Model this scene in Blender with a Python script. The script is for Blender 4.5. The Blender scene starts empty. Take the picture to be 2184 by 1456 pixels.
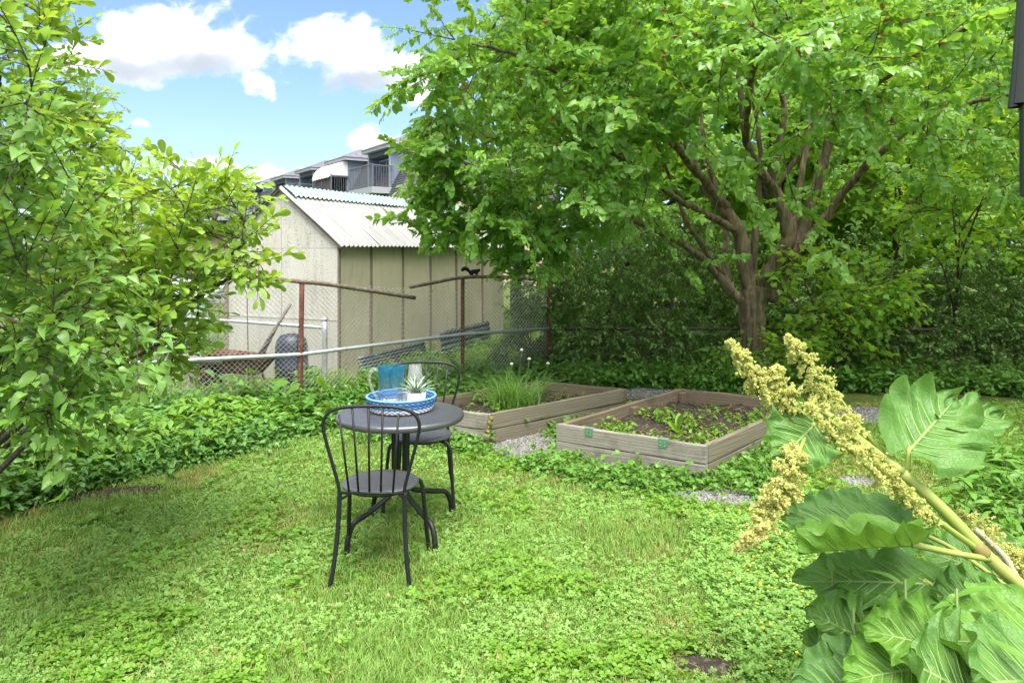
import bpy, math, random
import numpy as np
from mathutils import Vector, Matrix

R = math.radians
rng = np.random.default_rng(11)
random.seed(11)
SC = bpy.context.scene
COL = SC.collection

# ------------------------------------------------------------------ camera
EYE = 1.645
FPX = 1550.0
cam_d = bpy.data.cameras.new('camera')
cam_d.sensor_width = 36.0
cam_d.lens = FPX / 2184.0 * 36.0
cam_d.shift_y = -188.0 / 2184.0
cam_d.clip_start = 0.05
cam_d.clip_end = 3000.0
cam = bpy.data.objects.new('camera', cam_d)
cam.location = (0, 0, EYE)
cam.rotation_euler = (R(90), 0, 0)
COL.objects.link(cam)
SC.camera = cam

# ------------------------------------------------------------------ light
SUN_EL, SUN_AZ = 66.0, 168.0        # degrees; azimuth clockwise from +Y (sun behind the camera, to the left)
world = bpy.data.worlds.new('World')
SC.world = world
world.use_nodes = True
world.cycles.sampling_method = 'MANUAL'
world.cycles.sample_map_resolution = 512
SKY_STRENGTH = 0.084
sun_d = bpy.data.lights.new('sun', 'SUN')
sun_d.energy = 1.5
sun_d.angle = R(45.0)
sun_d.color = (1.0, 0.955, 0.88)
sun = bpy.data.objects.new('sun', sun_d)
sd = Vector((math.sin(R(SUN_AZ)) * math.cos(R(SUN_EL)), math.cos(R(SUN_AZ)) * math.cos(R(SUN_EL)), math.sin(R(SUN_EL))))
sun.rotation_euler = sd.to_track_quat('Z', 'Y').to_euler()
sun.location = sd * 40
COL.objects.link(sun)
SC.view_settings.view_transform = 'Standard'
SC.view_settings.look = 'None'
SC.view_settings.exposure = 2.78
SC.view_settings.gamma = 1.0
SC.view_settings.use_curve_mapping = False
SC.cycles.max_bounces = 5
SC.cycles.diffuse_bounces = 3
SC.cycles.glossy_bounces = 3
SC.cycles.transmission_bounces = 5
SC.cycles.transparent_max_bounces = 10
SC.cycles.caustics_reflective = False
SC.cycles.caustics_refractive = False
SC.cycles.use_denoising = True
SC.cycles.adaptive_threshold = 0.03


class NT:
    """small node-tree writer"""
    def __init__(self, tree):
        self.t = tree
        for n in list(tree.nodes):
            tree.nodes.remove(n)

    def n(self, kind, **kw):
        nd = self.t.nodes.new(kind)
        ins = kw.pop('ins', {})
        for k, v in kw.items():
            setattr(nd, k, v)
        for k, v in ins.items():
            self.set(nd.inputs[k], v)
        return nd

    def set(self, sock, v):
        if isinstance(v, bpy.types.NodeSocket):
            self.t.links.new(v, sock)
        elif isinstance(v, bpy.types.Node):
            self.t.links.new(v.outputs[0], sock)
        else:
            if isinstance(v, (tuple, list)) and len(v) == 3 and sock.type == 'RGBA':
                v = (*v, 1.0)
            sock.default_value = v

    def m(self, op, a, b=None, c=None, clamp=False):
        nd = self.t.nodes.new('ShaderNodeMath')
        nd.operation = op
        nd.use_clamp = clamp
        for i, v in enumerate((a, b, c)):
            if v is not None:
                self.set(nd.inputs[i], v)
        return nd.outputs[0]

    def mix(self, f, a, b, blend='MIX'):
        nd = self.t.nodes.new('ShaderNodeMix')
        nd.data_type = 'RGBA'
        nd.blend_type = blend
        nd.clamp_factor = True
        self.set(nd.inputs[0], f)
        self.set(nd.inputs[6], a)
        self.set(nd.inputs[7], b)
        return nd.outputs[2]

    def ss(self, x, lo, hi):
        nd = self.t.nodes.new('ShaderNodeMapRange')
        nd.interpolation_type = 'SMOOTHSTEP'
        self.set(nd.inputs[0], x)
        nd.inputs[1].default_value = lo
        nd.inputs[2].default_value = hi
        return nd.outputs[0]

    def noise(self, vec, scale, detail=4, rough=0.55, dist=0.0):
        nd = self.n('ShaderNodeTexNoise')
        nd.inputs['Scale'].default_value = scale
        nd.inputs['Detail'].default_value = detail
        nd.inputs['Roughness'].default_value = rough
        nd.inputs['Distortion'].default_value = dist
        if vec is not None:
            self.set(nd.inputs['Vector'], vec)
        return nd.outputs['Fac']

    def mapping(self, vec, scale=(1, 1, 1), loc=(0, 0, 0), rot=(0, 0, 0)):
        nd = self.n('ShaderNodeMapping')
        self.set(nd.inputs['Vector'], vec)
        nd.inputs['Scale'].default_value = scale
        nd.inputs['Location'].default_value = loc
        nd.inputs['Rotation'].default_value = rot
        return nd.outputs[0]


# sky: clear blue with scattered fair-weather cumulus in view (directions only)
W = NT(world.node_tree)
sky = W.n('ShaderNodeTexSky', sky_type='NISHITA')
sky.sun_disc = False
sky.sun_elevation = R(SUN_EL)
sky.sun_rotation = R(SUN_AZ)
sky.air_density = 1.15
sky.dust_density = 1.2
sky.ozone_density = 1.3
tc = W.n('ShaderNodeTexCoord')
sep = W.n('ShaderNodeSeparateXYZ', ins={0: tc.outputs['Generated']})
dx, dy, dz = sep.outputs
ysafe = W.m('MAXIMUM', dy, 0.02)
gx0 = W.m('DIVIDE', dx, ysafe)
gz0 = W.m('DIVIDE', dz, ysafe)
comb0 = W.n('ShaderNodeCombineXYZ', ins={0: gx0, 1: gz0, 2: 0.0})
warp = W.n('ShaderNodeTexNoise', ins={'Vector': comb0.outputs[0], 'Scale': 16.0, 'Detail': 4.0})
ws = W.n('ShaderNodeSeparateXYZ', ins={0: warp.outputs['Color']})
gx = W.m('ADD', gx0, W.m('MULTIPLY', W.m('SUBTRACT', ws.outputs[0], 0.5), 0.075))
gz = W.m('ADD', gz0, W.m('MULTIPLY', W.m('SUBTRACT', ws.outputs[1], 0.5), 0.055))
comb = W.n('ShaderNodeCombineXYZ', ins={0: gx, 1: W.m('MULTIPLY', gz, 1.25), 2: 0.0})
n1 = W.noise(comb.outputs[0], 13.0, 6, 0.56)
n2 = W.noise(comb.outputs[0], 4.5, 3, 0.5)
nn = W.m('ADD', W.m('MULTIPLY', W.m('SUBTRACT', n1, 0.5), 2.2), W.m('MULTIPLY', W.m('SUBTRACT', n2, 0.5), 0.9))
clouds = [(-.478, .298, .118, .058), (-.55, .262, .09, .04), (-.40, .272, .085, .032), (-.24, .278, .10, .05),
          (-.18, .25, .12, .04), (-.352, .24, .026, .022), (-.185, .158, .05, .016), (-.31, .108, .05, .016),
          (-.515, .183, .018, .010), (-.44, .12, .06, .012), (.05, .27, .10, .04), (-.585, .20, .03, .02)]
dens = None
lit = None
for cx, cz, rx, rz in clouds:
    ex = W.m('DIVIDE', W.m('SUBTRACT', gx, cx), rx)
    ez = W.m('DIVIDE', W.m('SUBTRACT', gz, cz), rz)
    d = W.m('SUBTRACT', 1.0, W.m('SQRT', W.m('ADD', W.m('MULTIPLY', ex, ex), W.m('MULTIPLY', ez, ez))))
    dens = d if dens is None else W.m('MAXIMUM', dens, d)
    wgt = W.m('MULTIPLY', W.ss(d, -0.3, 0.6), ez)
    lit = wgt if lit is None else W.m('ADD', lit, wgt)
dv = W.m('ADD', dens, W.m('MULTIPLY', nn, 1.1))
mask_v = W.ss(dv, 0.0, 0.5)
# unseen rest of the sky: denser cloud cover added to lift the ambient light
zs = W.m('MAXIMUM', dz, 0.06)
cb2 = W.n('ShaderNodeCombineXYZ', ins={0: W.m('DIVIDE', dx, zs), 1: W.m('DIVIDE', dy, zs), 2: 3.3})
g1 = W.noise(cb2.outputs[0], 0.9, 4, 0.55)
ang = W.ss(W.m('ADD', W.m('ABSOLUTE', gx), W.m('MULTIPLY', gz, 1.0)), 1.1, 1.5)
back = W.m('SUBTRACT', 1.0, W.ss(dy, 0.0, 0.3))
mask_g = W.m('MULTIPLY', W.ss(g1, 0.33, 0.50), W.m('MAXIMUM', ang, back))
front = W.ss(dy, 0.05, 0.2)
mask = W.m('MAXIMUM', W.m('MULTIPLY', mask_v, front), mask_g)
shade = W.ss(W.m('ADD', W.m('ADD', lit, W.m('MULTIPLY', nn, 0.55)), W.m('MULTIPLY', W.m('SUBTRACT', 0.6, dv), 0.5)), -0.75, 0.35)
cloud_col = W.mix(shade, (1.22, 1.35, 1.54), (2.8, 2.8, 2.85))
wcol = W.mix(W.m('MULTIPLY', mask, W.ss(dz, 0.0, 0.05)), W.mix(1.0, sky.outputs[0], (0.34, 0.38, 0.52), 'MULTIPLY'), cloud_col)
bg = W.n('ShaderNodeBackground', ins={'Color': wcol, 'Strength': SKY_STRENGTH})
out = W.n('ShaderNodeOutputWorld', ins={'Surface': bg.outputs[0]})


# ------------------------------------------------------------------ placing: photo direction + real distance -> point
def at(px, py, y):
    return Vector(((px - 1092.0) / FPX * y, y, EYE - (py - 540.0) / FPX * y))


def gnd(px, py):
    y = FPX * EYE / (py - 540.0)
    return Vector(((px - 1092.0) / FPX * y, y, 0.0))


# ------------------------------------------------------------------ geometry helpers
class Geo:
    def __init__(self):
        self.v, self.f, self.a = [], [], []
        self.n = 0

    def add(self, v, f, a=0.5):
        v = np.asarray(v, float).reshape(-1, 3)
        self.v.append(v)
        k = self.n
        self.f.extend([tuple(i + k for i in q) for q in f])
        self.a.append(np.full(len(v), a) if np.isscalar(a) else np.asarray(a))
        self.n += len(v)
        return self

    def box(self, x0, x1, y0, y1, z0, z1, a=0.5):
        v = [(x0, y0, z0), (x1, y0, z0), (x1, y1, z0), (x0, y1, z0), (x0, y0, z1), (x1, y0, z1), (x1, y1, z1), (x0, y1, z1)]
        f = [(0, 3, 2, 1), (4, 5, 6, 7), (0, 1, 5, 4), (1, 2, 6, 5), (2, 3, 7, 6), (3, 0, 4, 7)]
        return self.add(v, f, a)

    def tube(self, pts, r, sides=6, cap=True, a=0.5):
        P = np.asarray([tuple(p) for p in pts], float)
        n = len(P)
        rr = np.full(n, r) if np.isscalar(r) else np.asarray(r, float)
        T = np.gradient(P, axis=0)
        T /= np.linalg.norm(T, axis=1, keepdims=True) + 1e-12
        up = np.array([0, 0, 1.0]) if abs(T[0][2]) < 0.9 else np.array([1.0, 0, 0])
        u = np.cross(T[0], up)
        u /= np.linalg.norm(u)
        U = np.zeros((n, 3))
        for i in range(n):
            u = u - T[i] * np.dot(u, T[i])
            u /= np.linalg.norm(u) + 1e-12
            U[i] = u
        V = np.cross(T, U)
        an = np.arange(sides) * 2 * math.pi / sides
        ring = (np.cos(an)[None, :, None] * U[:, None, :] + np.sin(an)[None, :, None] * V[:, None, :]) * rr[:, None, None]
        vv = (P[:, None, :] + ring).reshape(-1, 3)
        f = []
        for i in range(n - 1):
            for k in range(sides):
                k2 = (k + 1) % sides
                f.append((i * sides + k, i * sides + k2, (i + 1) * sides + k2, (i + 1) * sides + k))
        if cap:
            f.append(tuple(range(sides - 1, -1, -1)))
            f.append(tuple((n - 1) * sides + k for k in range(sides)))
        return self.add(vv, f, a)

    def lathe(self, prof, n=32, c=(0, 0, 0), cap=True):
        k = len(prof)
        an = np.arange(n) * 2 * math.pi / n
        vv = []
        for r, z in prof:
            vv.append(np.stack([c[0] + r * np.cos(an), c[1] + r * np.sin(an), np.full(n, c[2] + z)], 1))
        f = []
        for i in range(k - 1):
            for j in range(n):
                j2 = (j + 1) % n
                f.append((i * n + j, i * n + j2, (i + 1) * n + j2, (i + 1) * n + j))
        if cap:
            f.append(tuple(range(n - 1, -1, -1)))
            f.append(tuple((k - 1) * n + j for j in range(n)))
        return self.add(np.concatenate(vv), f)

    def grid(self, P, a=0.5, flip=False):
        P = np.asarray(P, float)
        nr, nc = P.shape[:2]
        f = []
        for i in range(nr - 1):
            for j in range(nc - 1):
                q = (i * nc + j, i * nc + j + 1, (i + 1) * nc + j + 1, (i + 1) * nc + j)
                f.append(q[::-1] if flip else q)
        return self.add(P.reshape(-1, 3), f, a)

    def mesh(self, name, mats, smooth=True):
        me = bpy.data.meshes.new(name)
        v = np.concatenate(self.v) if self.v else np.zeros((0, 3))
        me.from_pydata(v.tolist(), [], self.f)
        if not isinstance(mats, (list, tuple)):
            mats = [mats]
        for m in mats:
            me.materials.append(m)
        at_ = me.attributes.new('lv', 'FLOAT', 'POINT')
        at_.data.foreach_set('value', np.concatenate(self.a).astype(np.float32))
        if smooth:
            me.polygons.foreach_set('use_smooth', [True] * len(me.polygons))
        me.update()
        return me


def link(name, me, parent=None, loc=None, rot=None):
    o = bpy.data.objects.new(name, me)
    COL.objects.link(o)
    if parent is not None:
        o.parent = parent
    if loc is not None:
        o.location = loc
    if rot is not None:
        o.rotation_euler = rot
    return o


def part(name, geo, mat, parent=None, loc=None, rot=None, smooth=True, bevel=0.0):
    o = link(name, geo.mesh(name, mat, smooth), parent, loc, rot)
    if bevel:
        b = o.modifiers.new('bevel', 'BEVEL')
        b.width = bevel
        b.segments = 2
        b.limit_method = 'ANGLE'
        b.angle_limit = R(40)
    return o


def tag(o, label=None, cat=None, group=None, kind=None):
    if label:
        o['label'] = label
    if cat:
        o['category'] = cat
    if group:
        o['group'] = group
    if kind:
        o['kind'] = kind
    return o


def thing(name, label, cat, loc=(0, 0, 0), rz=0.0, group=None):
    o = bpy.data.objects.new(name, None)
    COL.objects.link(o)
    o.location = loc
    o.rotation_euler = (0, 0, rz)
    o.empty_display_size = 0.05
    return tag(o, label, cat, group)


def copy_tree(o, parent=None):
    c = o.copy()
    COL.objects.link(c)
    c.parent = parent
    for ch in o.children:
        copy_tree(ch, c)
    return c


def smooth_path(pts, n=6):
    """Catmull-Rom through pts"""
    P = [np.array(tuple(p), float) for p in pts]
    P = [2 * P[0] - P[1]] + P + [2 * P[-1] - P[-2]]
    o = []
    for i in range(1, len(P) - 2):
        for k in range(n):
            t = k / n
            a, b, c, d = P[i - 1], P[i], P[i + 1], P[i + 2]
            o.append(0.5 * ((2 * b) + (c - a) * t + (2 * a - 5 * b + 4 * c - d) * t * t + (3 * b - a - 3 * c + d) * t ** 3))
    o.append(P[-2])
    return np.array(o)


# ------------------------------------------------------------------ materials
def new_mat(name):
    m = bpy.data.materials.new(name)
    m.use_nodes = True
    return m, NT(m.node_tree)


def leafmat(name, c1, c2, trans=0.42, rough=0.42, spec=0.4, tcol=None, spots=0.0):
    """c1..c2: leaf-to-leaf colour range"""
    m, t = new_mat(name)
    oi = t.n('ShaderNodeObjectInfo')
    lv = t.n('ShaderNodeAttribute', attribute_name='lv')
    f = t.m('FRACT', t.m('ADD', t.m('MULTIPLY', oi.outputs['Random'], 3.7), lv.outputs['Fac']))
    col = t.mix(f, c1, c2)
    f2 = t.m('FRACT', t.m('ADD', t.m('MULTIPLY', oi.outputs['Random'], 17.3), t.m('MULTIPLY', lv.outputs['Fac'], 5.1)))
    hs = t.n('ShaderNodeHueSaturation', ins={'Hue': t.m('ADD', 0.487, t.m('MULTIPLY', f2, 0.026)), 'Saturation': 1.0,
                                            'Value': t.m('ADD', 0.8, t.m('MULTIPLY', f2, 0.4)), 'Color': col})
    geo = t.n('ShaderNodeNewGeometry')
    colb = t.mix(t.m('MULTIPLY', geo.outputs['Backfacing'], 0.45), hs.outputs[0], tuple(min(1, c * 1.35 + 0.025) for c in c2))
    p = t.n('ShaderNodeBsdfPrincipled', ins={'Base Color': colb, 'Roughness': rough})
    p.inputs['Specular IOR Level'].default_value = spec
    tc_ = tcol or tuple(min(1, c * k) for c, k in zip(c2, (2.3, 1.9, 0.9)))
    tr = t.n('ShaderNodeBsdfTranslucent', ins={'Color': t.mix(0.65, hs.outputs[0], tc_)})
    mx = t.n('ShaderNodeMixShader', ins={0: trans, 1: p.outputs[0], 2: tr.outputs[0]})
    t.n('ShaderNodeOutputMaterial', ins={'Surface': mx.outputs[0]})
    return m


def plain(name, col, rough=0.6, metal=0.0, spec=0.5, var=0.12, vscale=8.0, bump=0.0, bscale=60.0, col2=None, c2scale=3.0, c2lo=0.45, c2hi=0.7):
    m, t = new_mat(name)
    tc_ = t.n('ShaderNodeTexCoord')
    n = t.noise(tc_.outputs['Object'], vscale, 5, 0.6)
    c = t.mix(n, tuple(x * (1 - var) for x in col), tuple(min(1, x * (1 + var)) for x in col))
    if col2:
        k = t.noise(tc_.outputs['Object'], c2scale, 6, 0.62, 0.3)
        c = t.mix(t.ss(k, c2lo, c2hi), c, col2)
    p = t.n('ShaderNodeBsdfPrincipled', ins={'Base Color': c, 'Metallic': metal})
    p.inputs['Specular IOR Level'].default_value = spec
    rn = t.noise(tc_.outputs['Object'], vscale * 2.3, 4)
    t.set(p.inputs['Roughness'], t.m('ADD', rough - 0.08, t.m('MULTIPLY', rn, 0.16)))
    if bump:
        b = t.n('ShaderNodeBump', ins={'Strength': bump, 'Distance': 0.01, 'Height': t.noise(tc_.outputs['Object'], bscale, 5, 0.65)})
        t.set(p.inputs['Normal'], b.outputs[0])
    t.n('ShaderNodeOutputMaterial', ins={'Surface': p.outputs[0]})
    return m


def woodmat(name, c1, c2, dark, gx=1.2, warm=None):
    """boards: grain runs along the object's local X"""
    m, t = new_mat(name)
    tc_ = t.n('ShaderNodeTexCoord')
    oi = t.n('ShaderNodeObjectInfo')
    off = t.n('ShaderNodeCombineXYZ', ins={0: t.m('MULTIPLY', oi.outputs['Random'], 31.0), 1: 0.0, 2: t.m('MULTIPLY', oi.outputs['Random'], 9.0)})
    add = t.n('ShaderNodeVectorMath', operation='ADD', ins={0: tc_.outputs['Object'], 1: off.outputs[0]})
    v1 = t.mapping(add.outputs[0], (gx, 14, 14))
    dist = t.noise(v1, 1.6, 3, 0.5)
    wv = t.n('ShaderNodeTexWave', wave_type='BANDS', bands_direction='Z', wave_profile='SAW')
    v2 = t.mapping(add.outputs[0], (0.55, 4, 5))
    t.set(wv.inputs['Vector'], v2)
    wv.inputs['Scale'].default_value = 2.4
    wv.inputs['Distortion'].default_value = 9.0
    wv.inputs['Detail'].default_value = 2.0
    wv.inputs['Detail Scale'].default_value = 0.8
    fine = t.noise(t.mapping(add.outputs[0], (4, 90, 90)), 1.0, 4, 0.6)
    c = t.mix(dist, c1, c2)
    c = t.mix(t.m('MULTIPLY', t.ss(wv.outputs['Fac'], 0.55, 1.0), 0.55), c, dark)
    c = t.mix(t.m('MULTIPLY', t.ss(fine, 0.52, 0.75), 0.5), c, dark)
    st = t.noise(add.outputs[0], 3.5, 6, 0.65)
    c = t.mix(t.m('MULTIPLY', t.ss(st, 0.5, 0.72), 0.6), c, warm or dark)
    p = t.n('ShaderNodeBsdfPrincipled', ins={'Base Color': c, 'Roughness': 0.8})
    p.inputs['Specular IOR Level'].default_value = 0.2
    b = t.n('ShaderNodeBump', ins={'Strength': 0.5, 'Distance': 0.004, 'Height': t.m('ADD', t.m('MULTIPLY', wv.outputs['Fac'], 0.5), fine)})
    t.set(p.inputs['Normal'], b.outputs[0])
    t.n('ShaderNodeOutputMaterial', ins={'Surface': p.outputs[0]})
    return m


def barkmat(name, c1, c2, sx=18.0, sz=3.0):
    m, t = new_mat(name)
    tc_ = t.n('ShaderNodeTexCoord')
    v = t.mapping(tc_.outputs['Object'], (sx, sx, sz))
    n = t.noise(v, 1.0, 7, 0.65, 0.6)
    n2 = t.noise(tc_.outputs['Object'], 2.2, 4, 0.6)
    c = t.mix(t.ss(n, 0.3, 0.7), c1, c2)
    c = t.mix(t.m('MULTIPLY', t.ss(n2, 0.5, 0.7), 0.45), c, (0.10, 0.115, 0.05))
    p = t.n('ShaderNodeBsdfPrincipled', ins={'Base Color': c, 'Roughness': 0.85})
    p.inputs['Specular IOR Level'].default_value = 0.2
    b = t.n('ShaderNodeBump', ins={'Strength': 1.0, 'Distance': 0.05, 'Height': n})
    t.set(p.inputs['Normal'], b.outputs[0])
    t.n('ShaderNodeOutputMaterial', ins={'Surface': p.outputs[0]})
    return m


M = {}
M['lilac'] = leafmat('lilac leaf', (0.09, 0.21, 0.04), (0.165, 0.325, 0.06), 0.42, 0.36, 0.55)
M['plum'] = leafmat('shrub leaf', (0.12, 0.24, 0.03), (0.25, 0.40, 0.06), 0.45, 0.4, 0.45)
M['mulberry'] = leafmat('mulberry leaf', (0.088, 0.22, 0.035), (0.19, 0.375, 0.065), 0.46, 0.35, 0.6)
M['paletree'] = leafmat('pale tree leaf', (0.11, 0.21, 0.03), (0.19, 0.33, 0.05), 0.5, 0.5, 0.3)
M['backtree'] = leafmat('background tree leaf', (0.10, 0.225, 0.03), (0.21, 0.38, 0.06), 0.5, 0.45, 0.35)
M['maple'] = leafmat('maple leaf', (0.10, 0.24, 0.025), (0.24, 0.42, 0.055), 0.5, 0.45, 0.35)
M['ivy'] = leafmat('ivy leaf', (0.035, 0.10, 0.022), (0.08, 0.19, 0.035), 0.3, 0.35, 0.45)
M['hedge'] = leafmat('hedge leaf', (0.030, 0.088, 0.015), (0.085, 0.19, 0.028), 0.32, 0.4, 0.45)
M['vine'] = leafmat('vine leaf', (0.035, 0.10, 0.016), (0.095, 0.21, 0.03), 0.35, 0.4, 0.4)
M['cover'] = leafmat('ground cover leaf', (0.04, 0.125, 0.02), (0.10, 0.25, 0.035), 0.33, 0.32, 0.5)
M['weed'] = leafmat('weed leaf', (0.075, 0.19, 0.02), (0.16, 0.31, 0.03), 0.4, 0.45, 0.35)
M['creeper'] = leafmat('creeping weed leaf', (0.055, 0.16, 0.02), (0.11, 0.25, 0.03), 0.33, 0.42, 0.4)
M['clover'] = leafmat('clover leaf', (0.10, 0.225, 0.04), (0.20, 0.355, 0.075), 0.35, 0.5, 0.3)
M['grass'] = leafmat('grass blade', (0.095, 0.208, 0.034), (0.20, 0.338, 0.068), 0.38, 0.45, 0.35)
M['drygrass'] = leafmat('dry grass blade', (0.22, 0.22, 0.06), (0.34, 0.28, 0.11), 0.3, 0.6, 0.2)
M['chive'] = leafmat('tall grass leaf', (0.07, 0.19, 0.03), (0.15, 0.30, 0.05), 0.35, 0.4, 0.4)
M['twig'] = plain('twig bark', (0.07, 0.05, 0.035), 0.85, var=0.3, vscale=30)
M['greenstem'] = plain('green stem', (0.12, 0.2, 0.04), 0.6, var=0.2, vscale=20)
M['bark'] = barkmat('tree bark', (0.07, 0.055, 0.037), (0.28, 0.22, 0.145))
M['bark2'] = barkmat('dark bark', (0.045, 0.036, 0.029), (0.13, 0.10, 0.075))
M['shrubbark'] = barkmat('shrub bark', (0.07, 0.06, 0.05), (0.19, 0.165, 0.14), 40, 12)
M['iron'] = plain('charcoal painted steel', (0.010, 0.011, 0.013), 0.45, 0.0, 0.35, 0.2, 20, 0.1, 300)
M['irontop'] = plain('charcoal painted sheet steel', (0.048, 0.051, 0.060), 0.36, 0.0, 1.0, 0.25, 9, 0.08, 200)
M['soil'] = plain('garden soil', (0.048, 0.040, 0.032), 0.95, 0, 0.1, 0.5, 14, 1.0, 45, col2=(0.15, 0.125, 0.10), c2scale=22, c2lo=0.52, c2hi=0.66)
M['mulch'] = plain('mulch', (0.045, 0.032, 0.024), 0.95, 0, 0.1, 0.5, 25, 1.0, 60, col2=(0.09, 0.065, 0.048), c2scale=30)
M['galv'] = plain('galvanised steel', (0.42, 0.45, 0.47), 0.45, 0.55, 0.5, 0.15, 12, 0.1, 90, col2=(0.24, 0.25, 0.26), c2scale=14, c2lo=0.5, c2hi=0.75)
M['rail_dark'] = plain('dark weathered rail', (0.06, 0.05, 0.042), 0.8, 0.1, 0.3, 0.3, 20)
M['rail_brown'] = plain('weathered brown rail', (0.15, 0.115, 0.09), 0.75, 0.2, 0.3, 0.3, 20, 0.3, 60, col2=(0.26, 0.235, 0.21), c2scale=18)
M['rust'] = plain('rusty post', (0.13, 0.052, 0.035), 0.8, 0.15, 0.3, 0.35, 15, 0.4, 70, col2=(0.22, 0.11, 0.06), c2scale=12)
M['wire'] = plain('chain link wire', (0.36, 0.36, 0.33), 0.5, 0.4, 0.5, 0.2, 4)
M['wire_rust'] = plain('dark wire', (0.14, 0.12, 0.10), 0.7, 0.2, 0.3, 0.3, 6)

# ------------------------------------------------------------------ foliage toolkit
PROF = {
    'heart': ([0, .09, .26, .50, .76, .92, 1], [.42, .90, 1.0, .84, .46, .15, 0.0]),
    'mulberry': ([0, .12, .34, .60, .82, 1], [.45, .92, 1.0, .86, .48, 0.0]),
    'obovate': ([0, .22, .48, .72, .90, 1], [.10, .52, .90, 1.0, .68, 0.05]),
    'lance': ([0, .2, .42, .7, 1], [.10, .72, 1.0, .62, 0.0]),
    'oval': ([0, .2, .5, .8, 1], [.20, .82, 1.0, .72, 0.05]),
}


def leaf_vf(L, Wd, kind='oval', fold=0.25, bend=0.25, wave=0.0):
    if kind == 'maple':
        ang = [-150, -118, -100, -72, -52, -24, -11, 0, 11, 24, 52, 72, 100, 118, 150]
        rad = [.30, .46, .34, .74, .48, .62, .80, 1.0, .80, .62, .48, .74, .34, .46, .30]
        v = [(0, 0, 0)]
        for a_, r_ in zip(ang, rad):
            x = r_ * math.cos(R(a_)) * L * 0.75 + 0.22 * L
            y = r_ * math.sin(R(a_)) * Wd * 0.72
            v.append((x, y, -bend * (x / L) ** 2 * L * 0.4 - abs(y) * fold * 0.5))
        v[0] = (0.22 * L, 0, 0.02 * L)
        f = [(0, i, i + 1) for i in range(1, len(v) - 1)]
        return np.array(v), f
    ts, ws = PROF[kind]
    V, F = [], []
    for i, (t, w) in enumerate(zip(ts, ws)):
        x = t * L
        z = -bend * t * t * L
        h = w * Wd * 0.5
        wv = wave * L * math.sin(i * 2.4)
        back = -0.08 * L if (kind in ('heart', 'mulberry') and i == 0) else 0.0
        V += [(x + back, -h, z + h * fold + wv), (x, 0, z), (x + back, h, z + h * fold - wv)]
    for i in range(len(ts) - 1):
        a = i * 3
        F += [(a, a + 1, a + 4, a + 3), (a + 1, a + 2, a + 5, a + 4)]
    return np.array(V), F


def rotm(rx, ry, rz):
    return np.array(Matrix.Rotation(rz, 3, 'Z') @ Matrix.Rotation(ry, 3, 'Y') @ Matrix.Rotation(rx, 3, 'X'))


def sprig_layout(n, length, leafL, spread=(38, 70), droop=(0, 35), petiole=0.12, seed=0, opposite=False, jit=1.0, whorl=False):
    """list of (3x3, pos, scale) for the leaves of one twig that runs along +X"""
    r = np.random.default_rng(seed)
    out_ = []
    for i in range(n):
        if opposite:
            t = (i // 2 + 0.6) / (n // 2 + 0.2)
            side = 1 if i % 2 else -1
        else:
            t = (i + 0.5) / n
            side = 1 if i % 2 else -1
        az = side * R(r.uniform(*spread)) * (1.0 - 0.45 * t)
        if whorl:
            az = i * 2.4 + r.uniform(-.3, .3)
            t = 0.65 + 0.35 * t
        if i == n - 1 and not whorl:
            az = R(r.uniform(-15, 15))
        pit = R(r.uniform(*droop))
        roll = R(r.normal(0, 22) * jit)
        rm = rotm(roll, pit, az)
        p0 = np.array([t * length, 0, -0.10 * length * t * t])
        pos = p0 + rm @ np.array([petiole * leafL, 0, 0])
        out_.append((rm, pos, r.uniform(0.48, 1.15), p0))
    return out_


SRC = bpy.data.collections.new('foliage sources')      # shapes that the scatters below draw from; not in the scene itself
_src_n = [0]


def source(geo, mats, smooth=False, mat_ids=None):
    _src_n[0] += 1
    nm = 'src%03d' % _src_n[0]
    me = geo.mesh(nm, mats, smooth)
    if mat_ids is not None:
        me.polygons.foreach_set('material_index', mat_ids)
    return bpy.data.objects.new(nm, me)


class Sprig:
    def __init__(self, leafv, leaff, lay, length, leaf_mat, twig_mat, twig_r=0.0025, smooth=True):
        g = Geo()
        ids = []
        tw = [(t * length, 0, -0.10 * length * t * t) for t in (0, .35, .7, 1)]
        g.tube(tw, [twig_r, twig_r * .85, twig_r * .6, twig_r * .3], 4, False)
        ids += [1] * (len(g.f))
        gt = Geo()
        gt.tube(tw, [twig_r, twig_r * .85, twig_r * .6, twig_r * .3], 4, False)
        for k, (rm, pos, s, p0) in enumerate(lay):
            n0 = len(g.f)
            lv_k, lf_k = leafv[k % len(leafv)]
            g.add((lv_k * s) @ rm.T + pos, lf_k, (k * 0.381) % 1.0)
            ids += [0] * (len(g.f) - n0)
            n0 = len(g.f)
            g.tube([p0, pos], twig_r * 0.45, 3, False)
            gt.tube([p0, pos], twig_r * 0.45, 3, False)
            ids += [1] * (len(g.f) - n0)
        self.full = source(g, [leaf_mat, twig_mat], smooth, ids)
        self.twig = source(gt, [twig_mat], True)
        self.lay = lay


def sprig_set(k, leaf, n, length, leaf_mat, twig_mat, L, Wd, seed=1, fold=.25, bend=.25, **kw):
    o = []
    tr = kw.pop('twig_r', 0.0025)
    for i in range(k):
        r_ = np.random.default_rng(seed * 91 + i)
        var = [leaf_vf(L, Wd * r_.uniform(.85, 1.12), leaf, fold + r_.uniform(-.2, .35), bend + r_.uniform(-.3, .4), r_.uniform(.005, .03)) for _ in range(5)]
        o.append(Sprig(var, None, sprig_layout(n, length, L, seed=seed * 50 + i, **kw), length, leaf_mat, twig_mat, tr))
    return o


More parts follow.
